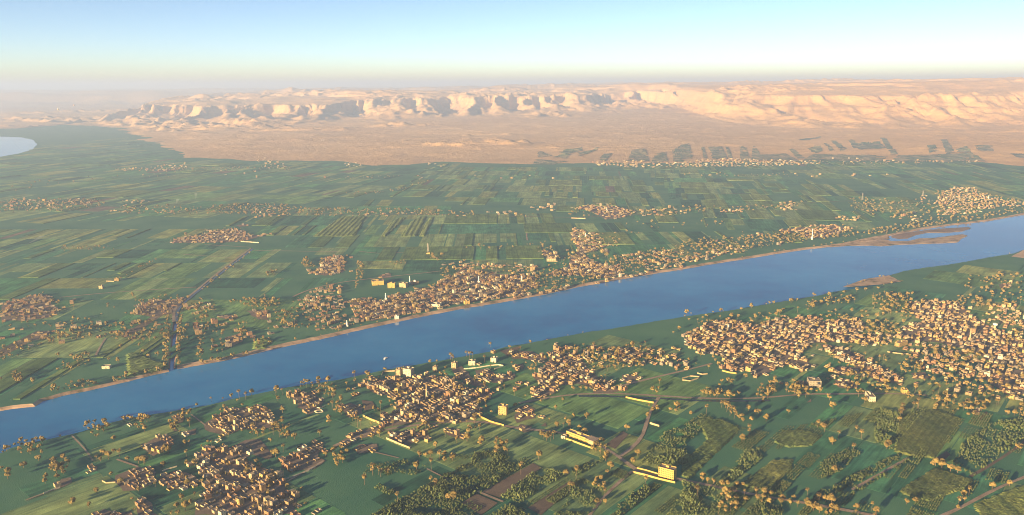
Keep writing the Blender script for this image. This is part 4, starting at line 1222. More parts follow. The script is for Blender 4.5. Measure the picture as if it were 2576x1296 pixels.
# ------------------------------------------------------------------ houses
ST = {1: 'one-storey', 2: 'two-storey', 3: 'three-storey', 4: 'four-storey'}
def house_parts(kind, r):
    """list of (part name, MB, material key) for one house standing on its centre; boxes and quads only"""
    P = []
    w, d, st, cols, feat = {'low': (10, 8, 1, 3, 'flat roof'), 'yard': (9, 8, 1, 2, 'front yard'), 'two': (10, 9, 2, 3, 'parapet'), 'pillars': (11, 9, 2, 3, 'roof pillars'),
                            'three': (11, 10, 3, 3, 'stair room'), 'unfinished': (12, 10, 3, 3, 'unfinished top'), 'tower': (8.5, 8.5, 4, 2, 'roof pillars'), 'wing': (15, 9, 1, 4, 'raised wing')}[kind]
    fh = 3.1
    H = st * fh
    mb = MB(); hollow(mb, -w / 2, w / 2, -d / 2, d / 2, H + r.uniform(.5, 1.1), H - .05); P.append(('wall', mb, 'wall'))
    P.append(('roof', one_box(-w / 2 + .3, w / 2 - .3, -d / 2 + .3, d / 2 - .3, H - .3, H), 'roofing'))
    for i in range(st):
        for j in range(cols):
            if r.random() < .15: continue
            x = -w / 2 + w * (j + .5) / cols; z = i * fh + 1.1
            if i == 0 and j == cols // 2:
                P.append(('door', one_box(x - .7, x + .7, -d / 2 - .07, -d / 2 + .1, 0, 2.3), 'dark')); continue
            P.append(('window', one_box(x - .6, x + .6, -d / 2 - .07, -d / 2 + .1, z, z + 1.3), 'dark'))
        for sx in (-1, 1):
            if r.random() < .6:
                y = r.uniform(-d / 4, d / 4); z = i * fh + 1.1
                P.append(('window', one_box(sx * w / 2 - .09, sx * w / 2 + .09, y - .6, y + .6, z, z + 1.3), 'dark'))
    if kind in ('pillars', 'tower', 'unfinished'):
        for sx in (-1, 0, 1):
            for sy in (-1, 1):
                hh = r.uniform(1.6, 2.8)
                P.append(('roof_column', one_box(sx * (w / 2 - .35) - .2, sx * (w / 2 - .35) + .2, sy * (d / 2 - .35) - .2, sy * (d / 2 - .35) + .2, H - .05, H + hh + .6), 'grey concrete'))
    if kind == 'unfinished':
        P.append(('loft_room', one_box(-w / 2 + .4, -w / 2 + w * .5, -d / 2 + .4, d / 2 - 1.2, H, H + 2.7), 'wall'))
    if kind in ('three', 'two'):
        P.append(('stair_room', one_box(w * .1, w * .1 + 3.2, d * .05, d * .05 + 3.2, H, H + 2.6), 'wall'))
    if kind == 'three':
        P.append(('balcony', one_box(-w * .3, w * .1, -d / 2 - 1.3, -d / 2 - .02, fh + .1, fh + 1.0), 'wall'))
    if kind == 'yard':
        mb = MB()
        for a in ((-w / 2, w / 2, -d / 2 - 7, -d / 2 - 6.65), (-w / 2, -w / 2 + .35, -d / 2 - 6.65, -d / 2 - .02), (w / 2 - .35, w / 2, -d / 2 - 6.65, -d / 2 - .02)):
            mb.box(*a, 0, 2.4)
        P.append(('yard_wall', mb, 'wall'))
    if kind == 'wing':
        mb = MB(); hollow(mb, -w / 2 + .25, -w / 2 + 6.2, -d / 2 + .25, d / 2 - .25, H + 3.8, H + 3.0); P.append(('upper_wing', mb, 'wall'))
        P.append(('wing_roof', one_box(-w / 2 + .6, -w / 2 + 5.9, -d / 2 + .6, d / 2 - .6, H + 2.7, H + 3.0), 'roofing'))
    if r.random() < .6:
        x, y = r.uniform(-w * .25, w * .25), r.uniform(-d * .1, d * .3)
        P.append(('roof_tank', one_box(x - .6, x + .6, y - .5, y + .5, H + .4, H + 1.5), 'white'))
        for sx in (-.5, .5): pass
    return P, st, feat
HK = ['low', 'yard', 'two', 'pillars', 'three', 'unfinished', 'tower', 'wing']
HPROTO = []
for i, kd in enumerate(HK * 2):
    P, st, feat = house_parts(kd, random.Random(400 + i))
    HPROTO.append(dict(parts=[(nm, mb.mesh(nm, [M['tan brick' if mk == 'wall' else mk]]), mk) for nm, mb, mk in P], raw=P, st=st, feat=feat, kind=kd))
WK = list(WALLS)
SLOTS = WK + ['roofing', 'dark', 'white']
def merged_proto(i):
    V, Fq, mi, off = [], [], [], 0
    for nm, mb, mk in HPROTO[i]['raw']:
        V += mb.v; Fq += [tuple(a + off for a in f) for f in mb.f]; off += len(mb.v)
        mi += [-1 if mk == 'wall' else SLOTS.index(mk)] * len(mb.f)
    return np.array(V, np.float32), np.array(Fq, np.int32), np.array(mi, np.int32)
HM = [merged_proto(i) for i in range(len(HPROTO))]

az_n = -near_az          # rotation of the near village grids
def azk(k, a, b2):
    return -bearing(k, a, b2)
# crop, polygon, spacing, share of the lots built on, grid turn, share of low houses, phrase
VILLAGES = [
 ('C1', [(1600, 560), (1690, 500), (1800, 475), (1990, 465), (2070, 560), (2070, 630), (1900, 650), (1830, 640), (1700, 690), (1530, 650), (1525, 610)], 13.5, .74, az_n, .45, 'upper lobe of lower-left village'),
 ('C1', [(1490, 830), (1545, 750), (1600, 770), (1680, 790), (1900, 760), (1910, 820), (1800, 880), (1900, 880), (2000, 930), (2140, 1010), (2260, 1190), (2250, 1310), (1440, 1310), (1560, 1130), (1510, 960)], 13.0, .80, az_n, .30, 'village below the bare ground'),
 ('C1', [(2110, 880), (2250, 800), (2380, 735), (2440, 760), (2400, 850), (2460, 880), (2370, 950), (2200, 960), (2120, 940)], 14.5, .66, az_n, .4, 'right arm of lower-left village'),
 ('C1', [(860, 990), (1040, 920), (1190, 960), (1190, 1040), (1040, 1110), (930, 1110), (860, 1040)], 16, .62, az_n, .4, 'hamlet left of the lower village'),
 ('C1', [(1190, 1010), (1310, 950), (1400, 960), (1480, 990), (1520, 1040), (1380, 1100), (1260, 1090)], 15, .6, az_n, .5, 'row beside the left hamlet'),
 ('C1', [(1075, 790), (1110, 740), (1180, 700), (1250, 680), (1315, 720), (1290, 770), (1160, 850)], 14, .7, az_n, .35, 'small hamlet near lower river'),
 ('C1', [(1030, 1220), (1080, 1160), (1150, 1200), (1200, 1300), (1050, 1310)], 14, .75, az_n, .1, 'tall group at the bottom edge'),
 ('C1', [(715, 1285), (780, 1240), (830, 1260), (1000, 1260), (1010, 1320), (700, 1320)], 16, .6, az_n, .3, 'houses cut by the bottom edge'),
 ('C1', [(420, 1080), (460, 1020), (540, 1000), (545, 1040), (470, 1085)], 14, .7, az_n, .5, 'farm at the lower left'),
 ('C1', [(1385, 660), (1480, 635), (1475, 685), (1400, 690)], 16, .8, az_n, .3, 'lone pair by the riverside palms'),
 ('C1', [(665, 940), (735, 915), (735, 955), (680, 965)], 16, .9, az_n, .6, 'lone farm in the lower left field'),
 ('C1', [(1280, 540), (1370, 530), (1380, 590), (1290, 600), (1310, 660), (1340, 660)], 15, .6, az_n, .4, 'river edge grove'),
 ('C1', [(2165, 390), (2250, 340), (2290, 370), (2370, 360), (2440, 440), (2400, 510), (2320, 540), (2210, 440)], 14, .72, az_n, .35, 'small riverside hamlet'),
 ('C2', [(140, 310), (230, 250), (420, 255), (470, 260), (640, 230), (870, 280), (1000, 330), (1130, 350), (1150, 410), (1000, 450), (1070, 520), (1000, 565), (900, 610), (740, 590), (560, 600), (420, 620), (290, 640), (300, 560), (400, 500), (420, 440), (345, 385), (230, 375)], 13.0, .78, az_n, .30, 'village round the cream minaret'),
 ('C2', [(-40, 470), (60, 440), (160, 480), (160, 530), (60, 560)], 15, .6, az_n, .5, 'cluster west of minaret village'),
 ('C2', [(-20, 740), (60, 670), (150, 650), (290, 625), (330, 650), (200, 700), (100, 720), (30, 770)], 14, .66, az_n, .5, 'road west of minaret village'),
 ('C2', [(80, 790), (130, 755), (270, 750), (280, 800), (120, 830)], 17, .6, az_n, .6, 'two farms below the road'),
 ('C2', [(345, 690), (400, 660), (500, 650), (640, 660), (690, 740), (600, 720), (500, 770), (350, 710)], 15, .62, az_n, .5, 'walled group below the minaret village'),
 ('C2', [(755, 650), (830, 625), (940, 690), (920, 725), (800, 690)], 15, .62, az_n, .5, 'row below the minaret village'),
 ('C2', [(820, 190), (900, 160), (960, 230), (1040, 280), (1120, 330), (1000, 320), (870, 260)], 14, .6, az_n, .4, 'cluster below the river wall'),
 ('C2', [(1000, 200), (1080, 180), (1160, 230), (1230, 230), (1310, 220), (1300, 270), (1200, 300), (1090, 280), (1010, 250)], 14, .66, az_n, .35, 'group in front of the river wall'),
 ('C2', [(1270, 60), (1340, 50), (1440, 55), (1560, 110), (1500, 140), (1350, 110), (1280, 115)], 15, .6, az_n, .4, 'row near the river bank'),
 ('C2', [(1430, 250), (1540, 150), (1560, 90), (1600, 30), (1690, 70), (1790, 85), (1860, 180), (1950, 270), (2050, 280), (2060, 310), (1980, 360), (1880, 330), (1780, 300), (1660, 310), (1560, 400), (1440, 420), (1410, 360), (1500, 310)], 13.5, .70, az_n, .35, 'village behind the canal road'),
 ('C2', [(1280, 160), (1360, 150), (1370, 190), (1300, 200)], 15, .6, az_n, .4, 'pair between the two villages'),
 ('C2', [(1300, 560), (1330, 480), (1400, 450), (1460, 490), (1460, 560), (1320, 600)], 14, .70, az_n, .3, 'group by the road junction'),
 ('C2', [(1310, 640), (1340, 605), (1430, 620), (1420, 660), (1380, 670)], 14, .6, az_n, .4, 'below the road junction'),
 ('C2', [(1500, 620), (1540, 590), (1545, 625)], 12, .9, az_n, .2, 'lone unfinished house by the road'),
 ('C2', [(1890, 360), (1930, 320), (2130, 320), (2150, 350), (2030, 370), (1900, 370)], 17, .6, az_n, .5, 'houses on the canal road'),
 ('C2', [(2090, 280), (2110, 230), (2150, 235), (2230, 220), (2250, 260), (2200, 295)], 18, .6, az_n, .4, 'villas beside the pale road'),
 ('C2', [(2230, 60), (2450, 20), (2600, 40), (2620, 190), (2400, 170), (2250, 140)], 17, .5, az_n, .4, 'left fringe of large village'),
 ('C2', [(2050, 60), (2110, 30), (2230, 20), (2250, 90), (2200, 150), (2060, 130)], 14, .7, az_n, .4, 'among near-bank trees'),
 ('C2', [(2230, 145), (2320, 150), (2310, 190), (2200, 160)], 16, .5, az_n, .5, 'houses in the grove'),
 ('B3', [(0, 830), (100, 800), (180, 740), (330, 720), (560, 770), (690, 720), (900, 700), (1100, 730), (1350, 720), (1400, 790), (1300, 840), (1500, 870), (1480, 920), (1300, 900), (1100, 900), (1000, 900), (930, 950), (900, 1000), (1000, 1080), (900, 1140), (820, 1080), (700, 1100), (600, 1160), (540, 1180), (480, 1100), (420, 1130), (290, 1110), (300, 1000), (110, 980), (0, 900)], 15.0, .72, azk('B3', (300, 1000), (700, 800)), .45, 'large right-hand village'),
 ('B3', [(1700, 600), (1850, 580), (2080, 600), (2180, 680), (2300, 760), (2450, 830), (2620, 880), (2620, 1110), (2350, 1080), (2240, 1000), (2050, 930), (1900, 900), (1700, 900), (1620, 850), (1640, 780), (1800, 740), (1700, 660)], 16.0, .66, azk('B3', (300, 1000), (700, 800)), .5, 'right end of large village'),
 ('B3', [(1020, 905), (1150, 920), (1320, 980), (1450, 1060), (1650, 1150), (1650, 1210), (1500, 1210), (1350, 1110), (1220, 1050), (1090, 960)], 15, .72, azk('B3', (300, 1000), (700, 800)), .4, 'diagonal row of large village'),
 ('B3', [(1100, 1110), (1180, 1080), (1340, 1090), (1340, 1140), (1180, 1150)], 16, .7, azk('B3', (300, 1000), (700, 800)), .5, 'cluster below the diagonal row'),
 ('B3', [(1140, 1180), (1230, 1170), (1340, 1240), (1250, 1250), (1170, 1240)], 16, .6, azk('B3', (300, 1000), (700, 800)), .5, 'row beside the grey hall'),
 ('C3', [(860, 300), (940, 270), (950, 320), (880, 330)], 15, .8, az_n, .5, 'cluster left of the grey hall'),
 ('B3', [(1720, 1130), (1830, 1120), (1880, 1170), (1740, 1180)], 16, .6, az_n, .4, 'houses among right-hand trees'),
 ('B3', [(1880, 1060), (2100, 1050), (2290, 1080), (2300, 1180), (2080, 1170), (1900, 1120)], 19, .5, az_n, .5, 'scattered houses right of the wood'),
 ('B3', [(2250, 1080), (2620, 1110), (2620, 1300), (2450, 1300), (2300, 1200)], 17, .6, az_n, .5, 'lower right end of large village'),
 ('C3', [(1950, 330), (2100, 310), (2200, 350), (2150, 430), (2000, 400)], 17, .5, az_n, .5, 'houses behind the canal trees'),
 ('C3', [(2180, 520), (2230, 480), (2260, 500), (2220, 530)], 15, .8, az_n, .6, 'farm beside the ploughed strip'),
 ('C3', [(930, 440), (970, 410), (975, 440)], 14, .9, az_n, .6, 'hut below the canal'),
 ('B3', [(2380, 460), (2480, 450), (2480, 490), (2400, 490)], 22, .6, az_n, .6, 'barns on the green point'),
 ('B3', [(1640, 900), (1760, 880), (2000, 930), (2200, 1000), (2350, 1090), (2300, 1200), (2000, 1180), (1850, 1100), (1740, 1060)], 17, .5, az_n, .5, 'middle right of large village'),
 ('C3', [(1850, 60), (2300, 120), (2600, 200), (2600, 420), (2400, 420), (2150, 330), (1900, 260), (1760, 160)], 19, .42, az_n, .5, 'wooded lower right large village'),
 ('C3', [(1280, 140), (1500, 180), (1650, 240), (1700, 320), (1560, 300), (1380, 230)], 17, .5, az_n, .5, 'below the diagonal row'),
 ('C2', [(1180, 310), (1260, 250), (1420, 230), (1430, 330), (1300, 370)], 22, .3, az_n, .5, 'between the two near villages'),
 ('C2', [(1560, 30), (1900, 0), (2060, 40), (2000, 110), (1880, 130), (1700, 70)], 19, .35, az_n, .5, 'river side of canal road village'),
 ('B3', [(2300, 620), (2420, 600), (2620, 640), (2620, 860), (2500, 820), (2350, 740)], 17, .55, azk('B3', (300, 1000), (700, 800)), .5, 'upper right large village'),
 ('B3', [(1320, 860), (1500, 830), (1640, 860), (1620, 920), (1500, 920)], 17, .5, azk('B3', (300, 1000), (700, 800)), .5, 'behind the ochre school'),
 # beyond the river
 ('B2', [(-60, 700), (100, 740), (380, 690), (900, 590), (1380, 530), (1700, 480), (2100, 400), (2576, 310), (2576, 330), (2100, 420), (1700, 500), (1380, 555), (900, 620), (380, 715), (100, 760), (-60, 790)], 20, .42, .5, .5, 'far water front'),
 ('B1', [(1340, 640), (1640, 600), (1700, 700), (2200, 700), (2300, 780), (2000, 850), (1700, 960), (1560, 960), (1400, 800)], 34, .3, .5, .5, 'far canal gardens'),
 ('B1', [(0, 760), (480, 740), (1000, 740), (1250, 760), (1200, 880), (600, 900), (0, 1000)], 44, .3, .5, .5, 'far left wood'),
 ('B2', [(0, 590), (130, 560), (300, 590), (400, 530), (520, 540), (560, 490), (700, 480), (740, 440), (790, 400), (870, 380), (900, 330), (1000, 360), (1240, 380), (1480, 390), (1500, 470), (1380, 540), (1200, 570), (900, 610), (700, 640), (540, 680), (380, 710), (200, 750), (90, 740), (100, 640)], 16.5, .60, .55, .45, 'far riverside town'),
 ('B2', [(800, 310), (900, 290), (1000, 300), (1240, 320), (1330, 310), (1500, 330), (1500, 370), (1240, 360), (1000, 340), (820, 340)], 20, .5, .5, .5, 'back row of the far town'),
 ('B2', [(1500, 400), (1700, 330), (1720, 260), (1780, 200), (1720, 90), (1740, 40), (1830, 60), (1950, 90), (1960, 170), (2030, 160), (1960, 190), (1830, 230), (1870, 270), (1960, 310), (2100, 330), (2110, 400), (2000, 430), (1850, 400), (1700, 400)], 17, .58, .5, .45, 'far village on the inland spur'),
 ('B2', [(1480, 215), (1560, 200), (1640, 250), (1560, 270)], 20, .6, .5, .4, 'cluster by the compound house'),
 ('B2', [(1980, 200), (2110, 230), (2250, 215), (2400, 190), (2576, 200), (2576, 330), (2400, 340), (2300, 350), (2150, 330), (2120, 260)], 22, .42, .5, .5, 'wooded far bank opposite the large village'),
 ('B2', [(270, 400), (360, 370), (370, 410), (300, 420)], 22, .7, .4, .5, 'back of the factory yard'),
 ('B2', [(1960, 210), (2020, 205), (2020, 225), (1970, 228)], 20, .8, .4, .5, 'lone far house'),
 ('B1', [(2260, 600), (2350, 520), (2400, 460), (2560, 440), (2590, 560), (2590, 800), (2440, 800), (2300, 720)], 19, .55, .5, .45, 'left end of the far riverside town'),
 ('B1', [(1850, 660), (1960, 650), (2030, 690), (2030, 730), (1940, 725)], 19, .6, .5, .45, 'far houses by the long grove'),
 ('B1', [(1660, 690), (1760, 690), (1750, 720), (1650, 715)], 20, .6, .5, .6, 'low row by the far grove'),
 ('B1', [(1690, 860), (1800, 830), (1835, 890), (1720, 935)], 20, .6, .5, .6, 'farms near the far water edge'),
 ('B1', [(980, 680), (1040, 620), (1150, 570), (1290, 580), (1390, 560), (1380, 620), (1290, 690), (1120, 710)], 18, .62, .6, .5, 'far village left of the canal'),
 ('B1', [(1390, 620), (1500, 595), (1610, 600), (1600, 650), (1400, 650)], 20, .55, .6, .5, 'far village right of the canal'),
 ('B1', [(0, 610), (60, 590), (250, 540), (380, 540), (390, 600), (470, 650), (400, 710), (200, 740), (0, 740)], 18, .58, .5, .5, 'far village at the left edge'),
 ('B1', [(450, 600), (540, 580), (600, 575), (590, 610), (470, 615)], 22, .5, .5, .5, 'far farms beside the left village'),
 ('B1', [(110, 900), (250, 860), (330, 810), (380, 820), (350, 870), (200, 895)], 20, .6, .5, .5, 'far hamlet in the left wood'),
 ('B1', [(900, 850), (960, 800), (1070, 790), (1060, 840), (940, 865)], 19, .65, .5, .5, 'far hamlet in the canal wood'),
 ('B1', [(180, 1200), (260, 1150), (280, 1180), (220, 1240)], 22, .5, .5, .6, 'huts at the far bank'),
 ('B1', [(2330, 380), (2400, 330), (2450, 250), (2590, 240), (2590, 370), (2450, 400)], 18, .66, .5, .4, 'far hamlet in open fields'),
 ('B2', [(-10, 250), (10, 240), (10, 370), (-10, 380)], 20, .6, .5, .4, 'far hamlet in open fields'),
 ('B1', [(1250, 150), (1350, 110), (1480, 95), (1600, 60), (1750, 40), (1850, 60), (1880, 90), (2070, 80), (1900, 120), (1840, 140), (1600, 150), (1450, 150)], 21, .62, .4, .5, 'far inland village'),
 ('B1', [(1780, 15), (1850, 5), (1880, 20), (1800, 30)], 24, .7, .4, .5, 'far inland farm'),
 ('B3', [(690, 60), (800, 40), (900, 30), (1050, 10), (1180, 15), (1290, 40), (1180, 80), (1050, 115), (940, 110), (850, 85)], 20, .6, .6, .5, 'far village opposite the sandbar'),
 ('B3', [(0, 260), (60, 230), (200, 210), (330, 180), (480, 170), (560, 155), (480, 210), (400, 240), (200, 280), (0, 300)], 21, .5, .6, .5, 'far bank right of the town'),
 ('B3', [(120, 150), (190, 135), (330, 130), (320, 160), (180, 165)], 26, .4, .6, .6, 'far fields'),
 ('B3', [(450, 95), (560, 90), (610, 75), (600, 95), (500, 108)], 26, .5, .6, .6, 'far fields by the road'),
 ('B3', [(700, 150), (750, 150), (740, 175)], 20, .7, .6, .6, 'far bank huts'),
 ('A3', [(1900, 1040), (1960, 960), (2050, 920), (2200, 925), (2300, 990), (2420, 1010), (2600, 1040), (2600, 1060), (2400, 1065), (2250, 1090), (2240, 1110), (2100, 1120), (1920, 1130)], 21, .48, .6, .5, 'upper right village by the river bend'),
 ('A3', [(1790, 970), (1860, 985), (1840, 1035), (1790, 1030)], 26, .5, .5, .5, 'upper right fields'),
 ('A3', [(1130, 1150), (1270, 1135), (1340, 1130), (1340, 1165), (1220, 1180)], 26, .5, .5, .5, 'upper right bank'),
 ('A3', [(1560, 1140), (1700, 1120), (1800, 1100), (1830, 1160), (1760, 1175), (1600, 1165)], 28, .45, .5, .5, 'upper right bank wood'),
 ('A3', [(610, 1070), (700, 1060), (750, 1030), (850, 1020), (860, 1060), (780, 1105), (720, 1090)], 30, .45, .4, .5, 'middle valley road'),
 ('A3', [(270, 1095), (330, 1080), (470, 1085), (480, 1110), (300, 1105)], 26, .5, .4, .5, 'middle valley road'),
 ('A2', [(1730, 1075), (1800, 1060), (1920, 1040), (2010, 1050), (2100, 1070), (2220, 1090), (2200, 1125), (2080, 1160), (1980, 1160), (1900, 1110), (1830, 1090)], 24, .62, .3, .5, 'roadside village of the middle valley'),
 ('A2', [(2200, 1090), (2500, 1070), (2600, 1090), (2600, 1115), (2440, 1140), (2280, 1140)], 34, .4, .3, .5, 'middle valley road'),
 ('A2', [(60, 1100), (400, 1095), (700, 1110), (980, 1130), (980, 1150), (700, 1140), (400, 1135), (60, 1135)], 40, .3, .3, .5, 'middle valley road'),
 ('A2', [(1080, 1100), (1280, 1100), (1440, 1140), (1300, 1150), (1100, 1115)], 40, .3, .3, .5, 'middle valley road'),
 ('A2', [(1380, 1050), (1420, 1050), (1620, 1040), (1620, 1150), (1570, 1155), (1530, 1110), (1400, 1080)], 42, .35, .3, .5, 'middle valley road'),
 ('A1', [(1860, 1080), (1990, 1060), (2180, 1080), (2180, 1140), (1900, 1150)], 36, .4, .3, .5, 'far left fields'),
 ('A1', [(0, 1050), (100, 1010), (420, 1010), (730, 1010), (720, 1040), (540, 1080), (100, 1090), (0, 1080)], 36, .36, .3, .5, 'hazy left village'),
 ('A1', [(900, 1010), (1090, 1000), (1080, 1050), (960, 1060)], 40, .3, .3, .5, 'hazy left fields'),
 ('A1', [(820, 1095), (950, 1075), (1470, 1100), (1470, 1120), (840, 1110)], 42, .3, .3, .5, 'hazy left road'),
 ('A1', [(850, 770), (1090, 770), (1260, 740), (1400, 735), (1400, 780), (1200, 800), (900, 795)], 45, .34, .3, .5, 'desert edge settlement on the left'),
 ('A1', [(1940, 680), (1960, 680), (2150, 740), (2200, 770), (2000, 780), (1940, 730)], 50, .3, .3, .5, 'desert edge settlement on the left'),
 ('A2', [(0, 735), (150, 735), (160, 765), (0, 762)], 50, .4, .3, .5, 'desert edge'),
 ('A2', [(620, 735), (820, 740), (820, 765), (640, 762)], 55, .3, .3, .5, 'desert edge'),
 ('A2', [(1880, 725), (2100, 715), (2300, 725), (2576, 735), (2576, 770), (2300, 770), (2100, 762), (1900, 750)], 40, .42, .3, .5, 'desert edge settlement'),
 ('A3', [(0, 730), (300, 700), (700, 715), (1000, 718), (1050, 740), (800, 752), (400, 762), (0, 765)], 36, .45, .3, .5, 'desert edge settlement'),
 ('A3', [(1060, 700), (1600, 715), (2220, 715), (2230, 732), (1700, 735), (1300, 740)], 52, .3, .3, .5, 'desert edge settlement on the right'),
 ('A3', [(0, 825), (500, 820), (850, 815), (1200, 825), (1600, 815), (1600, 830), (1200, 840), (500, 835), (0, 838)], 70, .25, .3, .5, 'upper valley road'),
 ('A1', [(1600, 780), (2576, 830), (2576, 870), (2150, 870), (1900, 850), (1500, 840)], 130, .25, .3, .5, 'upper left fields'),
 ('A2', [(0, 840), (1000, 820), (1800, 835), (2576, 830), (2576, 845), (1000, 865), (0, 850)], 120, .22, .3, .5, 'upper valley'),
]
def rows_of(poly, s, az, r):
    """houses side by side in wavering rows, a lane after every second row"""
    ux, uy = math.sin(az), math.cos(az); px, py = uy, -ux
    us = [p[0] * ux + p[1] * uy for p in poly]; vs = [p[0] * px + p[1] * py for p in poly]
    out, u, k = [], min(us) - 10, 0
    while u < max(us) + 10:
        v = min(vs) + r.uniform(0, s)
        while v < max(vs):
            wob = 9 * math.sin(v / 61 + k) + 6 * math.sin(v / 23 + 2 * k) + 14 * math.sin(v / 140 + u / 90)
            a, b2 = u + wob + r.uniform(-1.4, 1.4), v + r.uniform(-.8, .8)
            x, y = a * ux + b2 * px, a * uy + b2 * py
            if inside(x, y, poly): out.append((x, y))
            v += s * r.choice((.82, .9, .95, 1.0, 1.05, 1.5))
        u += s * (.98 if k % 2 == 0 else 1.38)
        k += 1
    return out
LOTS = []
r = random.Random(77)
for vi, (k, pts, s, fill, rot, low, phrase) in enumerate(VILLAGES):
    poly = GP(k, pts)
    if s < 24:
        s = s * 0.80
        spots = []
        for x, y in rows_of(poly, s, -rot, r): spots.append((x, y))
        fill = min(.97, fill * (1.3 if k in ('B1', 'B2', 'A3') else 1.2))
    else:
        fill = fill * 1.35
        spots = lattice(poly, s, -rot, 0.35, r)
    for x, y in spots:
        if r.random() > fill or not free(x, y, s * 0.22) or not in_frame(x, y, 4, 30): continue
        q = r.random()
        if q < low * 1.25: kd = r.choice(['low', 'low', 'yard', 'wing', 'two'])
        else: kd = r.choice(['two', 'two', 'pillars', 'pillars', 'three', 'unfinished', 'tower', 'wing', 'yard', 'low'])
        pi = HK.index(kd) + 8 * r.randrange(2)
        sc = r.uniform(.70, 1.0) * (1.0 if s < 30 else 1.3)
        wc = r.choices(range(6), (5.5, 3.2, 3.6, 2.4, 2.2, .8))[0]
        a = rot + r.choice((0, 0, 0, 0, math.pi / 2, -math.pi / 2)) + r.gauss(0, .07)
        LOTS.append(dict(x=x, y=y, p=pi, s=sc, w=wc, a=a, ph=phrase, d=math.hypot(x, y)))
        take(x, y, s * 0.22)
def on_land(x, y):
    return y < np.interp(x, nb_x, nb_y) - 14 or y > np.interp(x, bank_x, bank_y) + 26
GARDEN = []
for q in list(LOTS):
    if q['y'] > 5000: continue
    for what, p0, near, far in (('house', .15, 14, 46), ('tree', .42, 8, 40)):
        if r.random() < p0:
            t, rad = r.uniform(0, 6.28), r.uniform(near, far)
            x, y = q['x'] + rad * math.cos(t), q['y'] + rad * math.sin(t)
            if not (on_land(x, y) and in_frame(x, y, 4, 20) and free(x, y, 4.0 if what == 'house' else 2.0)): continue
            if what == 'house':
                n2 = dict(q); n2.update(x=x, y=y, p=HK.index(r.choice(['low', 'low', 'yard', 'two', 'wing', 'pillars'])) + 8 * r.randrange(2), w=r.choices(range(6), (5.5, 3.2, 3.6, 2.4, 2.2, .8))[0], s=r.uniform(.7, .95), d=math.hypot(x, y))
                LOTS.append(n2); take(x, y, 4.0)
            else:
                GARDEN.append(dict(x=x, y=y, palm=r.random() < .25, ph='garden of ' + q['ph'], d=math.hypot(x, y), s=r.uniform(.5, 1.0))); take(x, y, 1.6)
LOTS.sort(key=lambda q: q['d'])
def ordinal(n):
    return '%d%s' % (n, 'th' if 10 < n % 100 < 14 else {1: 'st', 2: 'nd', 3: 'rd'}.get(n % 10, 'th'))
def label_all(items, words_of):
    """say which one: look and place, then its turn from the left among those that look alike there"""
    by = {}
    for q in items: by.setdefault(words_of(q), []).append(q)
    for (look, place), v in by.items():
        v.sort(key=lambda q: proj(q['x'], q['y'], 0)[0])
        for i, q in enumerate(v):
            q['label'] = ('%s, %s from left, %s' % (look, ordinal(i + 1), place)) if len(v) > 1 else '%s, %s' % (look, place)
NEAR = [q for q in LOTS if in_frame(q['x'], q['y'], 4, -6)][:300]
near_ids = set(map(id, NEAR))
label_all(NEAR, lambda q: ('%s %s house with %s' % (WK[q['w']], ST[HPROTO[q['p']]['st']], HPROTO[q['p']]['feat']), q['ph']))
for q in NEAR:
    pr = HPROTO[q['p']]
    root = thing('house', q['label'], 'house', (q['x'], q['y'], 0), q['a'], 'houses of the near villages')
    root.scale = (q['s'], q['s'], q['s'] * (0.84 + 0.1 * ((q['p'] * 7) % 3) / 2))
    hold = {}
    for nm, me, mk in pr['parts']:
        up = hold.get('wall') if nm in ('window', 'door', 'balcony') else hold.get('roof') if nm in ('roof_column', 'roof_tank', 'stair_room', 'loft_room') else root
        o = add(nm, me, up)
        hold.setdefault(nm, o)
        if mk == 'wall':
            o.material_slots[0].link = 'OBJECT'; o.material_slots[0].material = M[WK[q['w']]]
Vs, Fs, Ms, off = [], [], [], 0
for q in LOTS:
    if id(q) in near_ids: continue
    v, f, mi = HM[q['p']]
    c, sn = math.cos(q['a']) * q['s'], math.sin(q['a']) * q['s']
    o = np.stack([v[:, 0] * c - v[:, 1] * sn + q['x'], v[:, 0] * sn + v[:, 1] * c + q['y'], v[:, 2] * q['s'] * .88 + max(0.0, float(terrain(q['x'], q['y'])) if q['y'] > 5200 else 0.0)], -1)
    Vs.append(o); Fs.append(f + off); Ms.append(np.where(mi < 0, q['w'], mi)); off += len(v)
tag(add('distant_houses', big_mesh('distant_houses', np.concatenate(Vs), np.concatenate(Fs), [M[q] for q in SLOTS], np.concatenate(Ms))), 'many small flat-roofed houses of the villages farther off', 'houses', kind='stuff')
print('LOTS', len(LOTS), 'faces', sum(len(f) for f in Fs))
# trodden ground under the villages
for vi, (k, pts, s, fill, rot, low, phrase) in enumerate(VILLAGES):
    if s > 24 or fill < .58: continue
    poly = GP(k, pts)
    cx = sum(p[0] for p in poly) / len(poly); cyy = sum(p[1] for p in poly) / len(poly)
    poly = [(x + (cx - x) * .05, y + (cyy - y) * .05) for x, y in poly]
    g = 1.0
    pl = subdivide(poly + poly[:1], 14, 4.0, vi)[:-1]
    tag(add('village_ground', poly_mesh('village_ground', pl, 0.56 + 0.012 * (vi % 7), M['dirt'])), 'brown trodden ground of the %s' % phrase, kind='structure')
#@@TREES
# ------------------------------------------------------------------ trees
def leaf_quad(mb, c, nrm, s, r):
    t = nrm.cross(Vector((r.uniform(-1, 1), r.uniform(-1, 1), r.uniform(-1, 1)))).normalized()
    b2 = nrm.cross(t).normalized()
    a = t * s; e = b2 * s * r.uniform(.6, 1.0)
    mb.face([tuple(c - a - e * .4), tuple(c + e * -1.0 + a * .3), tuple(c + a + e * .4), tuple(c + e - a * .3)])

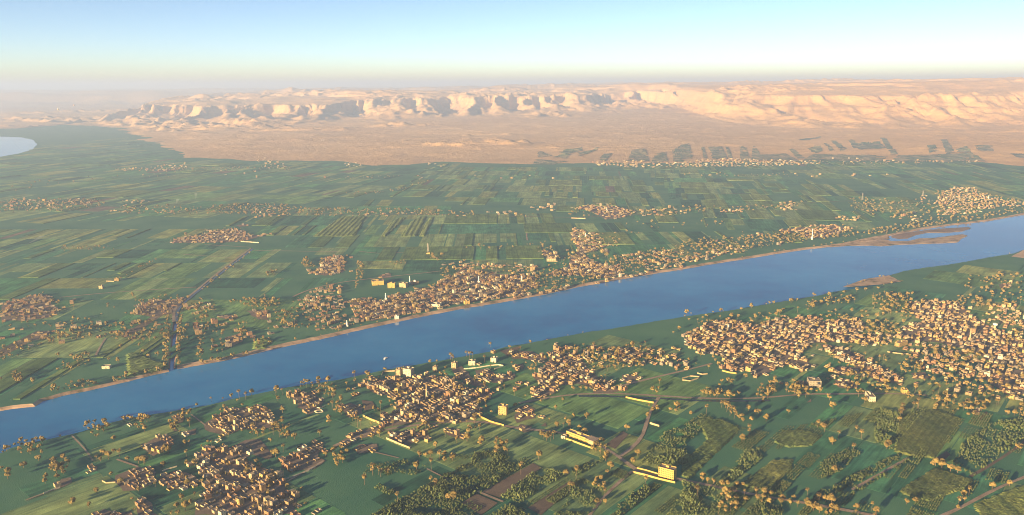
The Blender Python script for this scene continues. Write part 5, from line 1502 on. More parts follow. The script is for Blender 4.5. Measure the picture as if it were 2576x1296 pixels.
def tree_parts(seed, H, R, blobs, leaves, leaf, trunk_n=6):
    r = random.Random(seed)
    tr = MB()
    h0 = H * r.uniform(.30, .4)
    tr.tube([(0, 0, -.3, H * .045), (r.uniform(-.2, .2), r.uniform(-.2, .2), h0, H * .032), (r.uniform(-.4, .4), r.uniform(-.4, .4), H * .62, H * .014)], trunk_n, cap=False)
    cr = MB()
    for i in range(blobs):
        a = r.uniform(0, 6.28); q = math.sqrt(r.random()) * R * .68
        z = h0 + (H - h0) * (0.28 + .55 * r.random() * (1 - .45 * (q / R) ** 2))
        br = R * r.uniform(.34, .56)
        c = Vector((math.cos(a) * q, math.sin(a) * q, z))
        if i < 4 and trunk_n > 3:
            tr.tube([(0, 0, h0 * .9, H * .022), (c.x * .5, c.y * .5, (h0 + z) / 2, H * .014), (c.x * .85, c.y * .85, z, H * .006)], 4, cap=False)
        k = br * .6
        cr.box(c.x - k, c.x + k, c.y - k, c.y + k, c.z - k * .8, c.z + k * .8)
        for j in range(leaves):
            n = Vector((r.gauss(0, 1), r.gauss(0, 1), r.gauss(0.15, .9))).normalized()
            rad = br * r.uniform(.7, 1.08)
            p = c + Vector((n.x * rad, n.y * rad, n.z * rad * .85))
            nn = (n + Vector((r.gauss(0, .3), r.gauss(0, .3), r.gauss(0, .3)))).normalized()
            leaf_quad(cr, p, nn, leaf * r.uniform(.7, 1.25), r)
    return tr, cr

def palm_parts(seed, H, n_fr, L, seg=3, trunk_n=6):
    r = random.Random(seed)
    tr = MB()
    lx, ly = r.uniform(-.06, .06) * H, r.uniform(-.06, .06) * H
    tr.tube([(0, 0, -.3, .34), (lx * .3, ly * .3, H * .4, .25), (lx, ly, H, .22)], trunk_n, cap=False)
    cr = MB()
    for i in range(n_fr):
        a = 6.28 * i / n_fr + r.uniform(-.25, .25); el = r.choice((1.05, .75, .45, .15, -.25)) + r.uniform(-.15, .15)
        dx, dy = math.cos(a), math.sin(a); sx, sy = -dy, dx
        p = Vector((lx, ly, H)); Lf = L * r.uniform(.85, 1.15)
        prev = None
        for k in range(seg + 1):
            w = (.22, .62, .55, .08)[min(k * 3 // seg, 3)] * L / 3.2
            dr = .10 * w
            row = [(p.x - sx * w, p.y - sy * w, p.z - dr), (p.x, p.y, p.z + dr), (p.x + sx * w, p.y + sy * w, p.z - dr)]
            if prev:
                cr.face([prev[0], prev[1], row[1], row[0]]); cr.face([prev[1], prev[2], row[2], row[1]])
            prev = row
            e = el - 1.15 * (k / seg) * (1.2 if el > 0 else .8)
            p = p + Vector((dx * math.cos(e), dy * math.cos(e), math.sin(e))) * (Lf / seg)
    cr.box(lx - .55, lx + .55, ly - .55, ly + .55, H - 1.3, H + .1)
    return tr, cr

TREE = []
for i, (H, R, nb) in enumerate(((10, 4.9, 13), (8.5, 4.1, 11), (12, 5.2, 15), (7, 3.9, 10), (13, 5.8, 17), (10, 3.5, 11))):
    tr, cr = tree_parts(500 + i, H, R, nb, 60, .62)
    TREE.append((tr.mesh('trunk', [M['bark']]), cr.mesh('crown', [M['leaf' if i % 2 else 'leaf2']]), H))
PALM = []
for i, H in enumerate((13, 10, 15.5, 8, 12, 17)):
    tr, cr = palm_parts(600 + i, H, 38, 4.2)
    PALM.append((tr.mesh('trunk', [M['bark']]), cr.mesh('crown', [M['frond']]), H))
def low_proto(tr, cr):
    V = tr.v + cr.v
    Fq = [f for f in tr.f] + [tuple(a + len(tr.v) for a in f) for f in cr.f]
    mi = [0] * len(tr.f) + [1] * len(cr.f)
    return np.array(V, np.float32), np.array(Fq, np.int32), np.array(mi, np.int32)
LOWT = [low_proto(*tree_parts(700 + i, H, R, nb, 12, 1.1, 3)) for i, (H, R, nb) in enumerate(((10.5, 5.2, 7), (8.5, 4.3, 6), (12.5, 5.4, 8), (7, 3.8, 5)))]
LOWP = [low_proto(*palm_parts(720 + i, H, 18, 4.6, 2, 3)) for i, H in enumerate((13, 10, 15))]

# crop, polygon, spacing, share of places planted, share of palms, phrase
WOODS = [
 ('C1', [(620, 650), (640, 600), (740, 580), (830, 600), (820, 650), (720, 710)], 9, .55, .15, 'clump on the near bank, lower left'),
 ('C1', [(920, 600), (930, 540), (1040, 550), (1150, 550), (1150, 590), (1050, 650), (990, 610)], 9, .5, .2, 'trees at the water edge near the tiny enclosure'),
 ('C1', [(1275, 640), (1290, 530), (1370, 505), (1440, 500), (1440, 560), (1380, 600), (1310, 660)], 9, .5, .3, 'riverside grove round two houses'),
 ('C1', [(20, 810), (150, 730), (240, 715), (330, 730), (330, 840), (250, 840)], 9, .45, .1, 'bushes on the near bank at the left edge'),
 ('C1', [(350, 960), (390, 880), (470, 850), (540, 850), (500, 960), (440, 1020)], 9, .55, .15, 'grove above the lower left farm'),
 ('C1', [(640, 890), (700, 850), (770, 810), (860, 810), (860, 880), (700, 900)], 11, .4, .1, 'scattered trees in the lower left fields'),
 ('C1', [(1030, 920), (1060, 860), (1140, 880), (1120, 920)], 9, .6, .1, 'clump at the left hamlet'),
 ('C1', [(1360, 770), (1410, 740), (1480, 750), (1470, 790)], 10, .5, .2, 'clump beside the small hamlet'),
 ('C1', [(1170, 800), (1250, 760), (1290, 800), (1220, 850)], 9, .5, .4, 'trees right of the small hamlet'),
 ('C1', [(1550, 460), (1640, 400), (1780, 400), (1850, 380), (1900, 440), (1840, 470), (1700, 460)], 16, .36, .3, 'riverside row above the lower left village'),
 ('C1', [(2050, 370), (2130, 330), (2160, 420), (2070, 400)], 11, .5, .3, 'trees left of the riverside hamlet'),
 ('C1', [(2240, 330), (2290, 280), (2420, 280), (2520, 300), (2576, 340), (2500, 420), (2400, 400), (2330, 340)], 11, .5, .4, 'trees round the riverside hamlet'),
 ('C1', [(2050, 680), (2060, 610), (2140, 610), (2185, 650), (2170, 720), (2100, 710)], 8, .75, .6, 'dense palm clump right of the lower left village'),
 ('C1', [(1890, 690), (1900, 645), (1990, 650), (2000, 700)], 8, .75, .6, 'palm clump above the bare ground'),
 ('C1', [(2480, 460), (2520, 420), (2576, 430), (2620, 500), (2570, 550), (2500, 510)], 9, .6, .5, 'clump right of the riverside hamlet'),
 ('C1', [(2450, 840), (2500, 780), (2600, 760), (2640, 840), (2560, 930), (2500, 930)], 9, .6, .3, 'wood at the right of the lower left village'),
 ('C1', [(1230, 1290), (1300, 1240), (1480, 1160), (1520, 1200), (1400, 1260), (1300, 1320)], 9, .5, .3, 'trees along the lane at the bottom'),
 ('C1', [(1560, 740), (1620, 740), (1650, 790), (1600, 790)], 9, .5, .2, 'trees at the square enclosure'),
 ('C1', [(1480, 820), (1540, 820), (2150, 1000), (2250, 1180), (1560, 1180), (1500, 1000)], 24, .35, .3, 'inside the lower left village'),
 ('C2', [(30, 560), (80, 500), (130, 540), (130, 600), (60, 600)], 10, .5, .4, 'clump west of the minaret village'),
 ('C2', [(190, 660), (300, 640), (320, 700), (230, 730)], 11, .5, .2, 'trees on the road west of the minaret village'),
 ('C2', [(560, 650), (640, 590), (710, 640), (680, 700), (600, 690)], 9, .6, .3, 'clump below the minaret village'),
 ('C2', [(200, 260), (420, 240), (620, 300), (900, 330), (1100, 400), (1000, 560), (600, 580), (420, 480)], 26, .4, .3, 'inside the minaret village'),
 ('C2', [(690, 560), (760, 560), (740, 610), (690, 600)], 10, .5, .3, 'trees in the middle of the minaret village'),
 ('C2', [(900, 600), (980, 570), (1060, 590), (1040, 650), (930, 640)], 9, .55, .5, 'palms at the south-east corner of the minaret village'),
 ('C2', [(980, 510), (1040, 490), (1040, 550), (1000, 550)], 8, .6, .8, 'palm pair on the road by the yellow wall'),
 ('C2', [(1050, 430), (1110, 410), (1120, 480), (1070, 480)], 9, .6, .2, 'dark trees by the plain ochre block'),
 ('C2', [(1280, 480), (1330, 450), (1340, 500), (1290, 520)], 9, .6, .2, 'clump beside the road junction'),
 ('C2', [(1390, 200), (1460, 150), (1500, 220), (1430, 240)], 11, .5, .3, 'trees between the two near villages'),
 ('C2', [(1700, 30), (1780, 10), (1900, 20), (1900, 90), (1800, 80)], 13, .45, .4, 'trees near the near bank'),
 ('C2', [(1780, 60), (1950, 40), (2060, 130), (2100, 200), (1960, 210), (1880, 180)], 11, .52, .3, 'wood behind the canal road village'),
 ('C2', [(1900, 60), (2080, 30), (2260, 0), (2440, 60), (2430, 150), (2300, 170), (2150, 190), (2050, 160)], 13, .5, .25, 'wood left of the large village'),
 ('C2', [(1440, 440), (1700, 400), (1790, 395), (1760, 430), (1600, 440)], 13, .5, .2, 'row below the canal road'),
 ('C2', [(1640, 320), (1780, 310), (1880, 350), (1700, 360)], 14, .4, .3, 'trees behind the canal road'),
 ('C2', [(1140, 800), (1170, 760), (1250, 770), (1250, 840), (1180, 820)], 7.5, .7, .8, 'palm clump above the dark grove'),
 ('C2', [(1660, 640), (1670, 590), (1720, 590), (1735, 640)], 8, .7, .3, 'clump behind the yellow school'),
 ('C2', [(1470, 710), (1500, 650), (1530, 690), (1620, 690), (1600, 740), (1540, 730)], 8, .6, .4, 'clump left of the white gatehouse'),
 ('C2', [(1890, 800), (1900, 730), (1950, 750), (1950, 830)], 6.5, .85, .5, 'tall clump at the end of the yellow school'),
 ('C2', [(1890, 1080), (1920, 1020), (1960, 1030), (2000, 1090), (2040, 1130), (2020, 1170), (1960, 1110)], 7.5, .75, .4, 'orange-lit row on the field track'),
 ('C2', [(260, 1000), (300, 960), (360, 980), (340, 1030), (290, 1030)], 8, .7, .6, 'palm clump in the lower middle field'),
 ('C2', [(690, 1110), (700, 1070), (740, 1080), (740, 1115)], 7.5, .8, .5, 'clump at the edge of the large dark grove'),
 ('C2', [(1700, 1100), (1740, 1070), (1760, 1120), (1720, 1160)], 9, .6, .3, 'trees on the ragged grove'),
 ('C2', [(2300, 560), (2310, 500), (2360, 440), (2390, 480), (2340, 540), (2310, 620)], 9, .6, .2, 'trees along the curving road'),
 ('C2', [(2340, 350), (2400, 330), (2450, 400), (2380, 420)], 11, .55, .2, 'trees at the canal crossing'),
 ('C2', [(2440, 500), (2520, 470), (2600, 490), (2560, 520), (2480, 510)], 10, .55, .1, 'row at the right of the curving road'),
 ('C3', [(280, 1040), (480, 1080), (800, 1150), (1000, 1160), (1250, 1230), (1580, 1270), (1580, 1330), (1150, 1310), (880, 1230), (500, 1190), (290, 1170)], 9.5, .55, .3, 'row on the lower tree-lined road'),
 ('C3', [(140, 370), (180, 340), (300, 360), (420, 370), (430, 405), (250, 415), (140, 400)], 9, .6, .1, 'left clump on the canal'),
 ('C3', [(545, 380), (600, 320), (700, 320), (720, 390), (640, 440), (590, 420)], 8.5, .65, .2, 'second clump on the canal'),
 ('C3', [(760, 380), (780, 330), (850, 320), (1040, 335), (1050, 390), (880, 410), (820, 400)], 9, .65, .1, 'dense trees before the grey hall'),
 ('C3', [(1180, 370), (1200, 330), (1330, 320), (1400, 380), (1380, 450), (1340, 430), (1300, 390)], 9, .6, .2, 'trees left of the three-tiered building'),
 ('C3', [(1450, 330), (1550, 310), (1620, 340), (1560, 375), (1460, 360)], 10, .6, .1, 'trees right of the three-tiered building'),
 ('C3', [(1640, 330), (1800, 340), (1800, 430), (1700, 440)], 13, .5, .2, 'trees at the yellow roadside house'),
 ('C3', [(290, 480), (300, 440), (370, 430), (400, 490), (460, 530), (460, 600), (410, 590), (340, 520)], 8, .65, .2, 'long clump below the canal'),
 ('C3', [(1850, 410), (1900, 340), (1960, 390), (2100, 430), (2330, 450), (2320, 490), (2200, 530), (1900, 500)], 10.5, .55, .2, 'band above the big cane field'),
 ('C3', [(2420, 520), (2440, 490), (2570, 520), (2600, 560), (2480, 550)], 9, .6, .1, 'clump at the right edge'),
 ('C3', [(1620, 590), (1630, 480), (1670, 470), (1660, 580)], 8, .6, .4, 'column left of the big cane field'),
 ('C3', [(2080, 1220), (2120, 1150), (2220, 1140), (2220, 1190)], 9, .6, .1, 'clump on the diagonal farm track'),
 ('C3', [(1960, 1270), (2080, 1210), (2100, 1240), (2000, 1290)], 9, .5, .1, 'bushes on the diagonal farm track'),
 ('C3', [(280, 1170), (340, 1120), (460, 1180), (440, 1288), (240, 1320)], 10, .5, .3, 'clump at the bottom of the lower road'),
 ('C3', [(1700, 60), (2300, 60), (2576, 150), (2576, 430), (2330, 430), (2100, 330), (1850, 330), (1700, 250)], 15, .42, .15, 'wooded lower right end of large village'),
 ('C3', [(1200, 200), (1360, 200), (1500, 260), (1620, 300), (1500, 340), (1260, 300)], 13, .5, .15, 'trees below the diagonal row'),
 ('B3', [(1620, 1060), (1700, 1040), (1820, 1080), (1800, 1130), (1650, 1120)], 12, .55, .1, 'round trees beside the diagonal row'),
 ('B3', [(1450, 1040), (1530, 1010), (1540, 1050), (1480, 1060)], 12, .5, .1, 'pair of round trees in the green inlet'),
 ('B3', [(0, 740), (160, 700), (700, 680), (1300, 660), (1700, 640), (1700, 700), (1350, 720), (700, 720), (560, 760), (330, 730), (170, 760)], 19, .36, .2, 'northern fringe of the large village'),
 ('B3', [(1030, 600), (1100, 570), (1300, 560), (1310, 600), (1100, 625)], 12, .55, .2, 'green bank north of the large village'),
 ('B3', [(930, 640), (950, 590), (1010, 600), (1000, 650)], 9, .7, .1, 'big clump on the green bank'),
 ('B3', [(1420, 640), (1440, 540), (1600, 530), (1720, 580), (1760, 660), (1640, 690), (1460, 660)], 12, .5, .2, 'wood north of the large village'),
 ('B3', [(2040, 600), (2080, 550), (2250, 560), (2360, 620), (2250, 650), (2100, 630)], 12, .55, .1, 'wood at the upper end of the large village'),
 ('B3', [(2080, 500), (2150, 400), (2500, 380), (2600, 420), (2600, 640), (2450, 640), (2290, 540)], 20, .36, .1, 'scattered trees on the green point'),
 ('B3', [(1370, 820), (1390, 750), (1620, 740), (1640, 830), (1500, 860)], 12, .55, .1, 'wood inside the large village'),
 ('B3', [(0, 860), (300, 740), (1000, 720), (1350, 760), (1300, 880), (900, 940), (500, 1080), (250, 1000)], 27, .42, .15, 'inside the large village'),
 ('B3', [(1650, 700), (2100, 640), (2560, 860), (2560, 1060), (2100, 920), (1700, 880)], 26, .42, .1, 'inside the right end of large village'),
 ('B3', [(1850, 960), (2050, 930), (2250, 1010), (2150, 1080), (1900, 1060)], 14, .5, .1, 'wood in the right end of large village'),
 # beyond the river
 ('B1', [(0, 940), (250, 900), (480, 810), (700, 750), (900, 750), (1130, 740), (1250, 760), (1250, 850), (1130, 890), (1050, 930), (900, 880), (600, 880), (300, 930), (0, 1060)], 17, .5, .1, 'far left wood'),
 ('B1', [(1440, 650), (1560, 660), (1560, 800), (1530, 1020), (1490, 1010), (1480, 800)], 14, .5, .2, 'far canal wood'),
 ('B1', [(1340, 850), (1420, 800), (1420, 900), (1350, 890)], 14, .5, .2, 'far canal bank'),
 ('B1', [(1560, 740), (1700, 740), (1680, 1000), (1600, 1000)], 18, .45, .2, 'far bank wood'),
 ('B1', [(1720, 600), (1800, 575), (2120, 570), (2120, 640), (1900, 640)], 14, .55, .1, 'far long grove'),
 ('B1', [(1800, 770), (1870, 770), (1890, 880), (1820, 860)], 13, .6, .2, 'far bank clump'),
 ('B1', [(2080, 680), (2200, 660), (2260, 800), (2100, 790)], 14, .5, .2, 'far bank grove'),
 ('B1', [(2200, 640), (2576, 600), (2576, 820), (2250, 800)], 20, .4, .2, 'far town'),
 ('B1', [(1900, 870), (2070, 860), (2050, 920), (1920, 940)], 15, .5, .1, 'far water edge'),
 ('B1', [(80, 1200), (90, 1130), (180, 1140), (190, 1210)], 12, .6, .1, 'far clump'),
 ('B1', [(470, 1120), (480, 1060), (540, 1070), (530, 1120)], 12, .6, .1, 'far clump'),
 ('B1', [(560, 1050), (580, 990), (700, 1000), (690, 1080), (600, 1090)], 13, .55, .2, 'far clump'),
 ('B1', [(380, 1280), (420, 1230), (640, 1190), (760, 1210), (700, 1250), (500, 1270)], 15, .45, .1, 'far bank bushes'),
 ('B1', [(740, 1215), (960, 1150), (1130, 1115), (1240, 1100), (1240, 1115), (980, 1170), (760, 1230)], 13, .5, .05, 'far bank bushes'),
 ('B1', [(1328, 1080), (1340, 700), (1375, 700), (1362, 1075)], 10, .6, .1, 'canal row'),
 ('B1', [(1500, 1060), (1900, 970), (1950, 965), (1900, 985), (1520, 1070)], 12, .5, .05, 'far bank bushes'),
 ('B1', [(1235, 1090), (1262, 700), (1292, 700), (1268, 1085)], 10, .6, .1, 'canal row'),
 ('B1', [(0, 760), (480, 740), (900, 660), (980, 640), (960, 670), (500, 780), (0, 800)], 24, .36, .1, 'far left hedge'),
 ('B1', [(1980, 400), (2050, 350), (2100, 360), (2060, 410)], 16, .6, .1, 'far field clump'),
 ('B1', [(2270, 330), (2290, 270), (2340, 280), (2380, 330), (2300, 340)], 13, .7, .1, 'far hamlet trees'),
 ('B1', [(1250, 240), (1280, 225), (900, 430), (860, 440)], 14, .5, 0, 'far hedge'),
 ('B1', [(1480, 520), (1900, 195), (1920, 205), (1560, 500)], 18, .45, 0, 'far canal hedge'),
 ('B1', [(780, 620), (860, 600), (900, 640), (820, 660)], 18, .5, 0, 'far field clump'),
 ('B1', [(980, 550), (1400, 540), (1640, 580), (1640, 660), (1300, 720), (1000, 720)], 26, .42, .1, 'far canal village'),
 ('B1', [(0, 600), (400, 530), (480, 640), (400, 720), (0, 750)], 30, .36, .1, 'far left village'),
 ('B1', [(360, 185), (880, 170), (860, 205), (400, 215)], 30, .4, 0, 'far hedge'),
 ('B2', [(1380, 540), (1400, 420), (1560, 400), (1700, 420), (1900, 400), (1900, 440), (1700, 490), (1500, 530)], 15, .6, .3, 'far bank wood'),
 ('B2', [(400, 610), (600, 580), (620, 650), (420, 680)], 15, .6, .1, 'far town wood'),
 ('B2', [(740, 340), (830, 340), (800, 420), (740, 400)], 14, .6, .1, 'far town clump'),
 ('B2', [(120, 300), (170, 290), (165, 380), (110, 500), (95, 480)], 13, .6, .1, 'far field column'),
 ('B2', [(340, 290), (500, 285), (480, 320), (360, 310)], 15, .55, .1, 'far field row'),
 ('B2', [(620, 270), (700, 240), (770, 250), (740, 290)], 15, .55, .1, 'far town corner'),
 ('B2', [(0, 600), (540, 520), (900, 380), (1500, 380), (1500, 480), (900, 610), (200, 750), (60, 720)], 25, .42, .15, 'far town'),
 ('B2', [(1560, 260), (1760, 220), (1960, 200), (2110, 320), (2110, 420), (1800, 410), (1560, 380)], 21, .5, .1, 'far spur village'),
 ('B2', [(1900, 100), (2100, 100), (2120, 170), (1990, 190)], 20, .5, .1, 'far spur trees'),
 ('B2', [(2000, 260), (2250, 220), (2576, 150), (2576, 330), (2300, 380), (2060, 410)], 18, .52, .1, 'far bank wood'),
 ('B2', [(1380, 160), (1500, 150), (1620, 200), (1560, 240), (1500, 200)], 18, .5, .1, 'far canal bend'),
 ('B2', [(800, 190), (1280, 160), (1400, 160), (1400, 185), (1000, 205)], 26, .4, 0, 'far track row'),
 ('B2', [(0, 300), (30, 290), (40, 350), (0, 350)], 14, .6, 0, 'far clump'),
 ('B2', [(840, 300), (1500, 310), (1500, 380), (860, 370)], 24, .45, .1, 'far town back gardens'),
 ('B3', [(0, 130), (480, 100), (900, 60), (1300, 70), (1300, 100), (900, 140), (500, 200), (0, 300)], 19, .5, .05, 'far bank opposite the large village'),
 ('B3', [(1300, 80), (1800, 20), (2000, 0), (1900, 20), (1400, 95)], 17, .5, 0, 'far bank row'),
 ('A3', [(1250, 1000), (1500, 1010), (1900, 1050), (1900, 1150), (1500, 1150), (1300, 1130)], 26, .42, 0, 'upper right wood'),
 ('A3', [(1400, 1250), (1800, 1160), (2250, 1130), (2576, 1060), (2576, 1100), (2200, 1170), (1700, 1230)], 21, .5, 0, 'upper right bank'),
 ('A3', [(1900, 940), (2400, 980), (2576, 1030), (2300, 1080), (1950, 1120)], 28, .5, 0, 'upper right village'),
 ('A2', [(0, 1085), (500, 1085), (1000, 1105), (1000, 1140), (400, 1130), (0, 1140)], 22, .42, 0, 'valley road'),
 ('A2', [(1260, 1105), (1450, 1120), (1450, 1150), (1300, 1140)], 24, .45, 0, 'valley road'),
 ('A2', [(1700, 1100), (2200, 1090), (2576, 1100), (2576, 1130), (2200, 1140), (1700, 1150)], 28, .42, 0, 'valley road'),
 ('A2', [(2040, 1280), (2150, 1180), (2576, 1180), (2576, 1230), (2200, 1280)], 40, .35, 0, 'middle fields'),
 ('A3', [(0, 1070), (650, 1060), (900, 1030), (900, 1060), (500, 1100), (0, 1110)], 28, .42, 0, 'valley road'),
 ('A3', [(0, 1180), (300, 1180), (280, 1220), (0, 1200)], 30, .4, 0, 'middle fields'),
 ('A1', [(1600, 1060), (1900, 1040), (2576, 1090), (2576, 1140), (2300, 1140), (1600, 1120)], 24, .45, 0, 'far left row'),
 ('A1', [(0, 1020), (720, 1000), (800, 1060), (500, 1100), (0, 1110)], 28, .5, 0, 'hazy left village'),
 ('A1', [(900, 1060), (1600, 1070), (1600, 1130), (900, 1120)], 30, .4, 0, 'hazy left row'),
 ('A1', [(1300, 1280), (1700, 1270), (1700, 1288), (1300, 1288)], 26, .4, 0, 'far inland village'),
 ('A2', [(0, 965), (330, 950), (650, 870), (660, 880), (380, 960), (0, 985)], 32, .5, 0, 'upper hedge'),
 ('A2', [(0, 845), (230, 835), (460, 825), (460, 850), (0, 860)], 40, .45, 0, 'upper hedge'),
 ('A3', [(0, 735), (600, 730), (1200, 725), (2200, 725), (2200, 745), (1000, 752), (0, 768)], 45, .35, 0, 'desert edge'),
 ('A3', [(0, 815), (900, 810), (900, 838), (0, 842)], 45, .35, 0, 'upper valley road'),
 ('A1', [(850, 780), (1400, 770), (2200, 760), (2200, 790), (1200, 810), (850, 800)], 45, .4, 0, 'desert edge left'),
 ('A1', [(0, 900), (800, 830), (1600, 800), (1600, 830), (800, 880), (0, 960)], 90, .35, 0, 'hazy fields'),
]
SPOTS = [('C1', p, q, 'alone in the lower left fields') for p, q in (((860, 725), 0), ((2480, 600), 0), ((2480, 575), 0), ((2130, 515), 0), ((2412, 690), 1), ((2220, 715), 0), ((1410, 905), 0), ((1465, 920), 1), ((900, 850), 1), ((60, 1015), 0), ((60, 985), 0), ((342, 1050), 0), ((345, 1020), 0), ((730, 1125), 0), ((545, 1215), 0), ((555, 1190), 0), ((672, 1235), 0), ((1370, 1175), 0), ((15, 945), 0), ((292, 878), 0), ((180, 930), 0), ((1090, 660), 0), ((1430, 625), 1), ((730, 700), 0), ((2090, 425), 0), ((1895, 385), 0), ((2040, 735), 0), ((2135, 810), 1), ((1405, 850), 1), ((2060, 830), 0), ((2080, 850), 0), ((1270, 825), 0), ((960, 880), 0))]
SPOTS += [('C2', p, q, 'in the fields round the minaret village') for p, q in (((95, 255), 1), ((185, 245), 1), ((820, 115), 1), ((832, 125), 1), ((940, 95), 1), ((965, 110), 1), ((985, 100), 1), ((1075, 140), 1), ((780, 185), 0), ((425, 200), 0), ((438, 195), 0), ((450, 200), 0), ((325, 205), 0), ((50, 360), 0), ((92, 400), 0), ((120, 625), 1), ((145, 630), 1), ((245, 500), 0), ((272, 500), 0), ((560, 750), 0), ((705, 780), 0), ((585, 850), 0), ((635, 850), 0), ((668, 845), 0), ((735, 880), 1), ((768, 850), 0), ((780, 830), 0), ((775, 880), 0), ((835, 875), 0), ((842, 855), 0), ((1040, 760), 0), ((1055, 750), 0), ((235, 990), 1), ((230, 975), 1), ((172, 1060), 1), ((675, 950), 1), ((1350, 985), 1), ((1485, 868), 0), ((1622, 625), 0), ((1745, 545), 0), ((1845, 560), 0), ((1610, 490), 0), ((1990, 880), 0), ((1995, 850), 0), ((1985, 830), 1), ((2230, 840), 0), ((2195, 890), 0), ((2025, 940), 0), ((2150, 650), 0), ((2290, 1055), 1), ((1765, 1030), 1), ((2000, 985), 1), ((1985, 1210), 0), ((1925, 1205), 0), ((1300, 390), 1), ((1225, 340), 1), ((785, 700), 1), ((868, 745), 1), ((945, 730), 0), ((955, 675), 0), ((1040, 655), 1), ((420, 1200), 1), ((672, 1050), 1), ((840, 1170), 0), ((805, 1165), 0), ((2395, 300), 1), ((1690, 990), 0), ((565, 950), 0), ((1160, 830), 1), ((1790, 640), 0), ((1830, 680), 0), ((1970, 745), 0), ((1120, 20), 1), ((1265, 30), 0))]
SPOTS += [('C3', p, q, 'in the fields below the large village') for p, q in (((65, 530), 0), ((180, 535), 1), ((500, 500), 0), ((555, 525), 0), ((575, 520), 0), ((625, 565), 0), ((640, 555), 0), ((632, 580), 0), ((518, 575), 0), ((800, 522), 0), ((1020, 630), 1), ((1055, 625), 0), ((1070, 660), 1), ((1135, 490), 0), ((1308, 660), 1), ((1350, 710), 1), ((1175, 720), 1), ((1130, 755), 0), ((503, 700), 1), ((505, 670), 1), ((450, 735), 0), ((455, 720), 0), ((1290, 800), 1), ((1145, 965), 0), ((1540, 790), 0), ((1550, 775), 0), ((1745, 490), 1), ((1770, 490), 1), ((1778, 485), 1), ((2160, 545), 0), ((1890, 915), 0), ((1908, 915), 0), ((1955, 935), 0), ((1960, 915), 0), ((2020, 960), 0), ((2075, 970), 0), ((2535, 800), 0), ((2550, 785), 0), ((2520, 790), 0), ((112, 1165), 1), ((152, 1030), 0), ((155, 1000), 0), ((190, 1045), 0), ((235, 1050), 0), ((2335, 1090), 0), ((2465, 1070), 0), ((1690, 1205), 0), ((1755, 1195), 0), ((1030, 1215), 1), ((295, 285), 0), ((285, 320), 0), ((345, 290), 0), ((380, 290), 0), ((365, 300), 0), ((660, 300), 0), ((700, 310), 0), ((840, 290), 0), ((1100, 280), 0), ((1110, 420), 0), ((1105, 400), 0), ((1375, 440), 0), ((300, 1060), 0), ((2370, 460), 1), ((2380, 455), 1), ((2550, 480), 0))]
SPOTS += [('B3', p, q, 'on the green near bank') for p, q in (((548, 700), 0), ((762, 668), 0), ((36, 690), 0), ((820, 600), 0), ((830, 590), 0), ((445, 655), 0), ((520, 640), 0), ((862, 585), 0), ((1230, 520), 0), ((1220, 528), 0), ((1315, 515), 0), ((1435, 590), 1), ((1300, 600), 1), ((1250, 600), 0), ((1570, 565), 0), ((1590, 555), 0), ((1835, 555), 0), ((1700, 550), 0), ((1730, 545), 0), ((1475, 500), 0), ((1380, 510), 0), ((990, 555), 0), ((1110, 550), 0), ((690, 610), 0), ((720, 675), 0), ((290, 670), 0), ((635, 720), 0), ((200, 1100), 1))]
SPOTS += [('B1', p, 0, 'far bank') for p in ((250, 1205), (545, 1010), (890, 1050), (1085, 975), (1125, 1010), (1190, 1000), (440, 1005), (440, 1110), (910, 940), (820, 1035), (1235, 1040), (10, 1180), (1470, 820), (1410, 790))]
PL = list(GARDEN)
r = random.Random(99)
for k, p, palm, ph in SPOTS:
    x, y = G(k, p)
    PL.append(dict(x=x, y=y, palm=bool(palm), ph=ph, d=math.hypot(x, y), s=r.uniform(.88, 1.2)))
    take(x, y, 2.0)
for k, pts, s, fill, pf, ph in WOODS:
    s = s * (.80 if k == 'B1' else .86)
    for x, y in lattice(GP(k, pts), s, 0.7, 0.45, r):
        if r.random() > fill * (1.3 if k == 'B1' else .85 if k in ('B2', 'A2', 'A3') else 1.12) or not free(x, y, 1.8) or not in_frame(x, y, 4, 60): continue
        PL.append(dict(x=x, y=y, palm=r.random() < pf, ph=ph, d=math.hypot(x, y), s=r.uniform(.55, 1.15) * (1.15 if k[0] == 'A' else 1.0)))
        take(x, y, 1.6)
# trees overhanging the far waterline
for line, p in ((t4, .16), (t1, .2), (t5, .10)):
    for i in range(0, len(line)):
        x, y = line[i]
        if r.random() < p and in_frame(x, y, 0, 20):
            s = 2 if line is not t5 else -3
            PL.append(dict(x=x + r.uniform(-4, 4), y=y + s * r.uniform(0, 2.0), palm=r.random() < .1, ph='along the near water edge' if line is t5 else 'far waterline', d=math.hypot(x, y), s=r.uniform(.4, .8)))
PL.sort(key=lambda q: q['d'])
def pick(palm):
    return [q for q in PL if q['palm'] == palm and in_frame(q['x'], q['y'], 5, -8)][:300]
NT, NP = pick(False), pick(True)
for q in NT + NP:
    q['near'] = 1
    q['i'] = r.randrange(6)
size = lambda q: 'small' if q['s'] < .85 else ('large' if q['s'] > 1.08 else 'medium')
label_all(NT, lambda q: ('%s %s tree' % (size(q), ['bushy', 'rounded', 'tall broad', 'low spreading', 'large-crowned', 'narrow'][q['i']]), q['ph']))
label_all(NP, lambda q: ('%s date palm' % ('tall' if PALM[q['i']][2] * q['s'] > 13 else 'short' if PALM[q['i']][2] * q['s'] < 9.5 else 'medium'), q['ph']))
for q in NT + NP:
    tm, cm, H = (PALM if q['palm'] else TREE)[q['i']]
    o = thing('palm_tree' if q['palm'] else 'leafy_tree', q['label'], 'palm' if q['palm'] else 'tree', (q['x'], q['y'], 0), r.uniform(0, 6.28), 'near palms' if q['palm'] else 'near trees')
    o.scale = (q['s'], q['s'], q['s'] * r.uniform(.9, 1.15))
    add('trunk', tm, o); add('crown', cm, o)
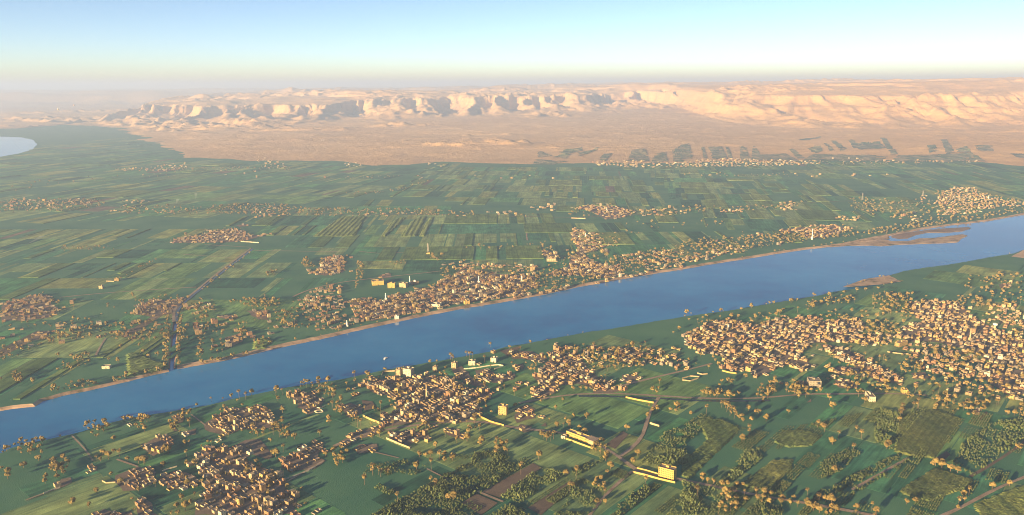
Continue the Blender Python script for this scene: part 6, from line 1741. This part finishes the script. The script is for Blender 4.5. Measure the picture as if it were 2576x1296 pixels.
rest_t = [(r.randrange(4), q['x'], q['y'], 0, r.uniform(0, 6.28), q['s'], q['s']) for q in PL if not q.get('near') and not q['palm']]
rest_p = [(r.randrange(3), q['x'], q['y'], 0, r.uniform(0, 6.28), q['s'], q['s']) for q in PL if not q.get('near') and q['palm']]
tag(add('distant_trees', scatter_mesh('distant_trees', LOWT, rest_t, [M['bark'], M['leaf']])), 'many dusty trees among the villages farther off', 'trees', kind='stuff')
tag(add('distant_palms', scatter_mesh('distant_palms', LOWP, rest_p, [M['bark'], M['frond']])), 'many small date palms among the villages farther off', 'palms', kind='stuff')
print('TREES', len(NT), len(NP), len(rest_t), len(rest_p))
#@@AIR
# ------------------------------------------------------------------ air
def volume_mat(name, col, density, aniso=0.0):
    m = bpy.data.materials.new(name)
    m.use_nodes = True
    nn, ll = m.node_tree.nodes, m.node_tree.links
    nn.clear()
    o = nn.new('ShaderNodeOutputMaterial'); v = nn.new('ShaderNodeVolumePrincipled')
    v.inputs['Color'].default_value = (*col, 1)
    v.inputs['Density'].default_value = density
    v.inputs['Anisotropy'].default_value = aniso
    ll.new(v.outputs['Volume'], o.inputs['Volume'])
    return m
mb = MB(); mb.box(-120000, 120000, -30000, 190000, -9, 860)
hz = add('haze', mb.mesh('haze', [volume_mat('haze_air', (0.38, 0.51, 0.82), 6.6e-5, 0.1)]))
tag(hz, 'pale morning haze filling the valley', kind='stuff')

# smoke of small fires in the fields
def smoke(k, base, top, w0, w1, dens, lb, drift=0.0):
    x, y, h = height_between(k, base, top)
    tx = G(k, (top[0], base[1]))[0] - G(k, base)[0]
    mb = MB()
    mb.tube([(tx * f + w1 * .12 * math.sin(5 * f), drift * f, 0.5 + h * f, w0 + (w1 - w0) * f) for f in (0, .15, .35, .6, .85, 1.0)], 9)
    me = mb.mesh('smoke', [volume_mat('smoke_air', (0.85, 0.85, 0.88), dens, 0.0)])
    tag(add('smoke', me, None, (x, y, 0)), lb, 'smoke', kind='stuff')
smoke('A1', (1322, 1046), (1348, 1005), 2.5, 10, .009, 'left one of two small smoke plumes in the far left fields')
smoke('A1', (1472, 1010), (1482, 962), 2.5, 9, .009, 'right one of two small smoke plumes in the far left fields')
smoke('B1', (210, 155), (330, 95), 3, 12, .006, 'drifting smoke from a fire at the far left')
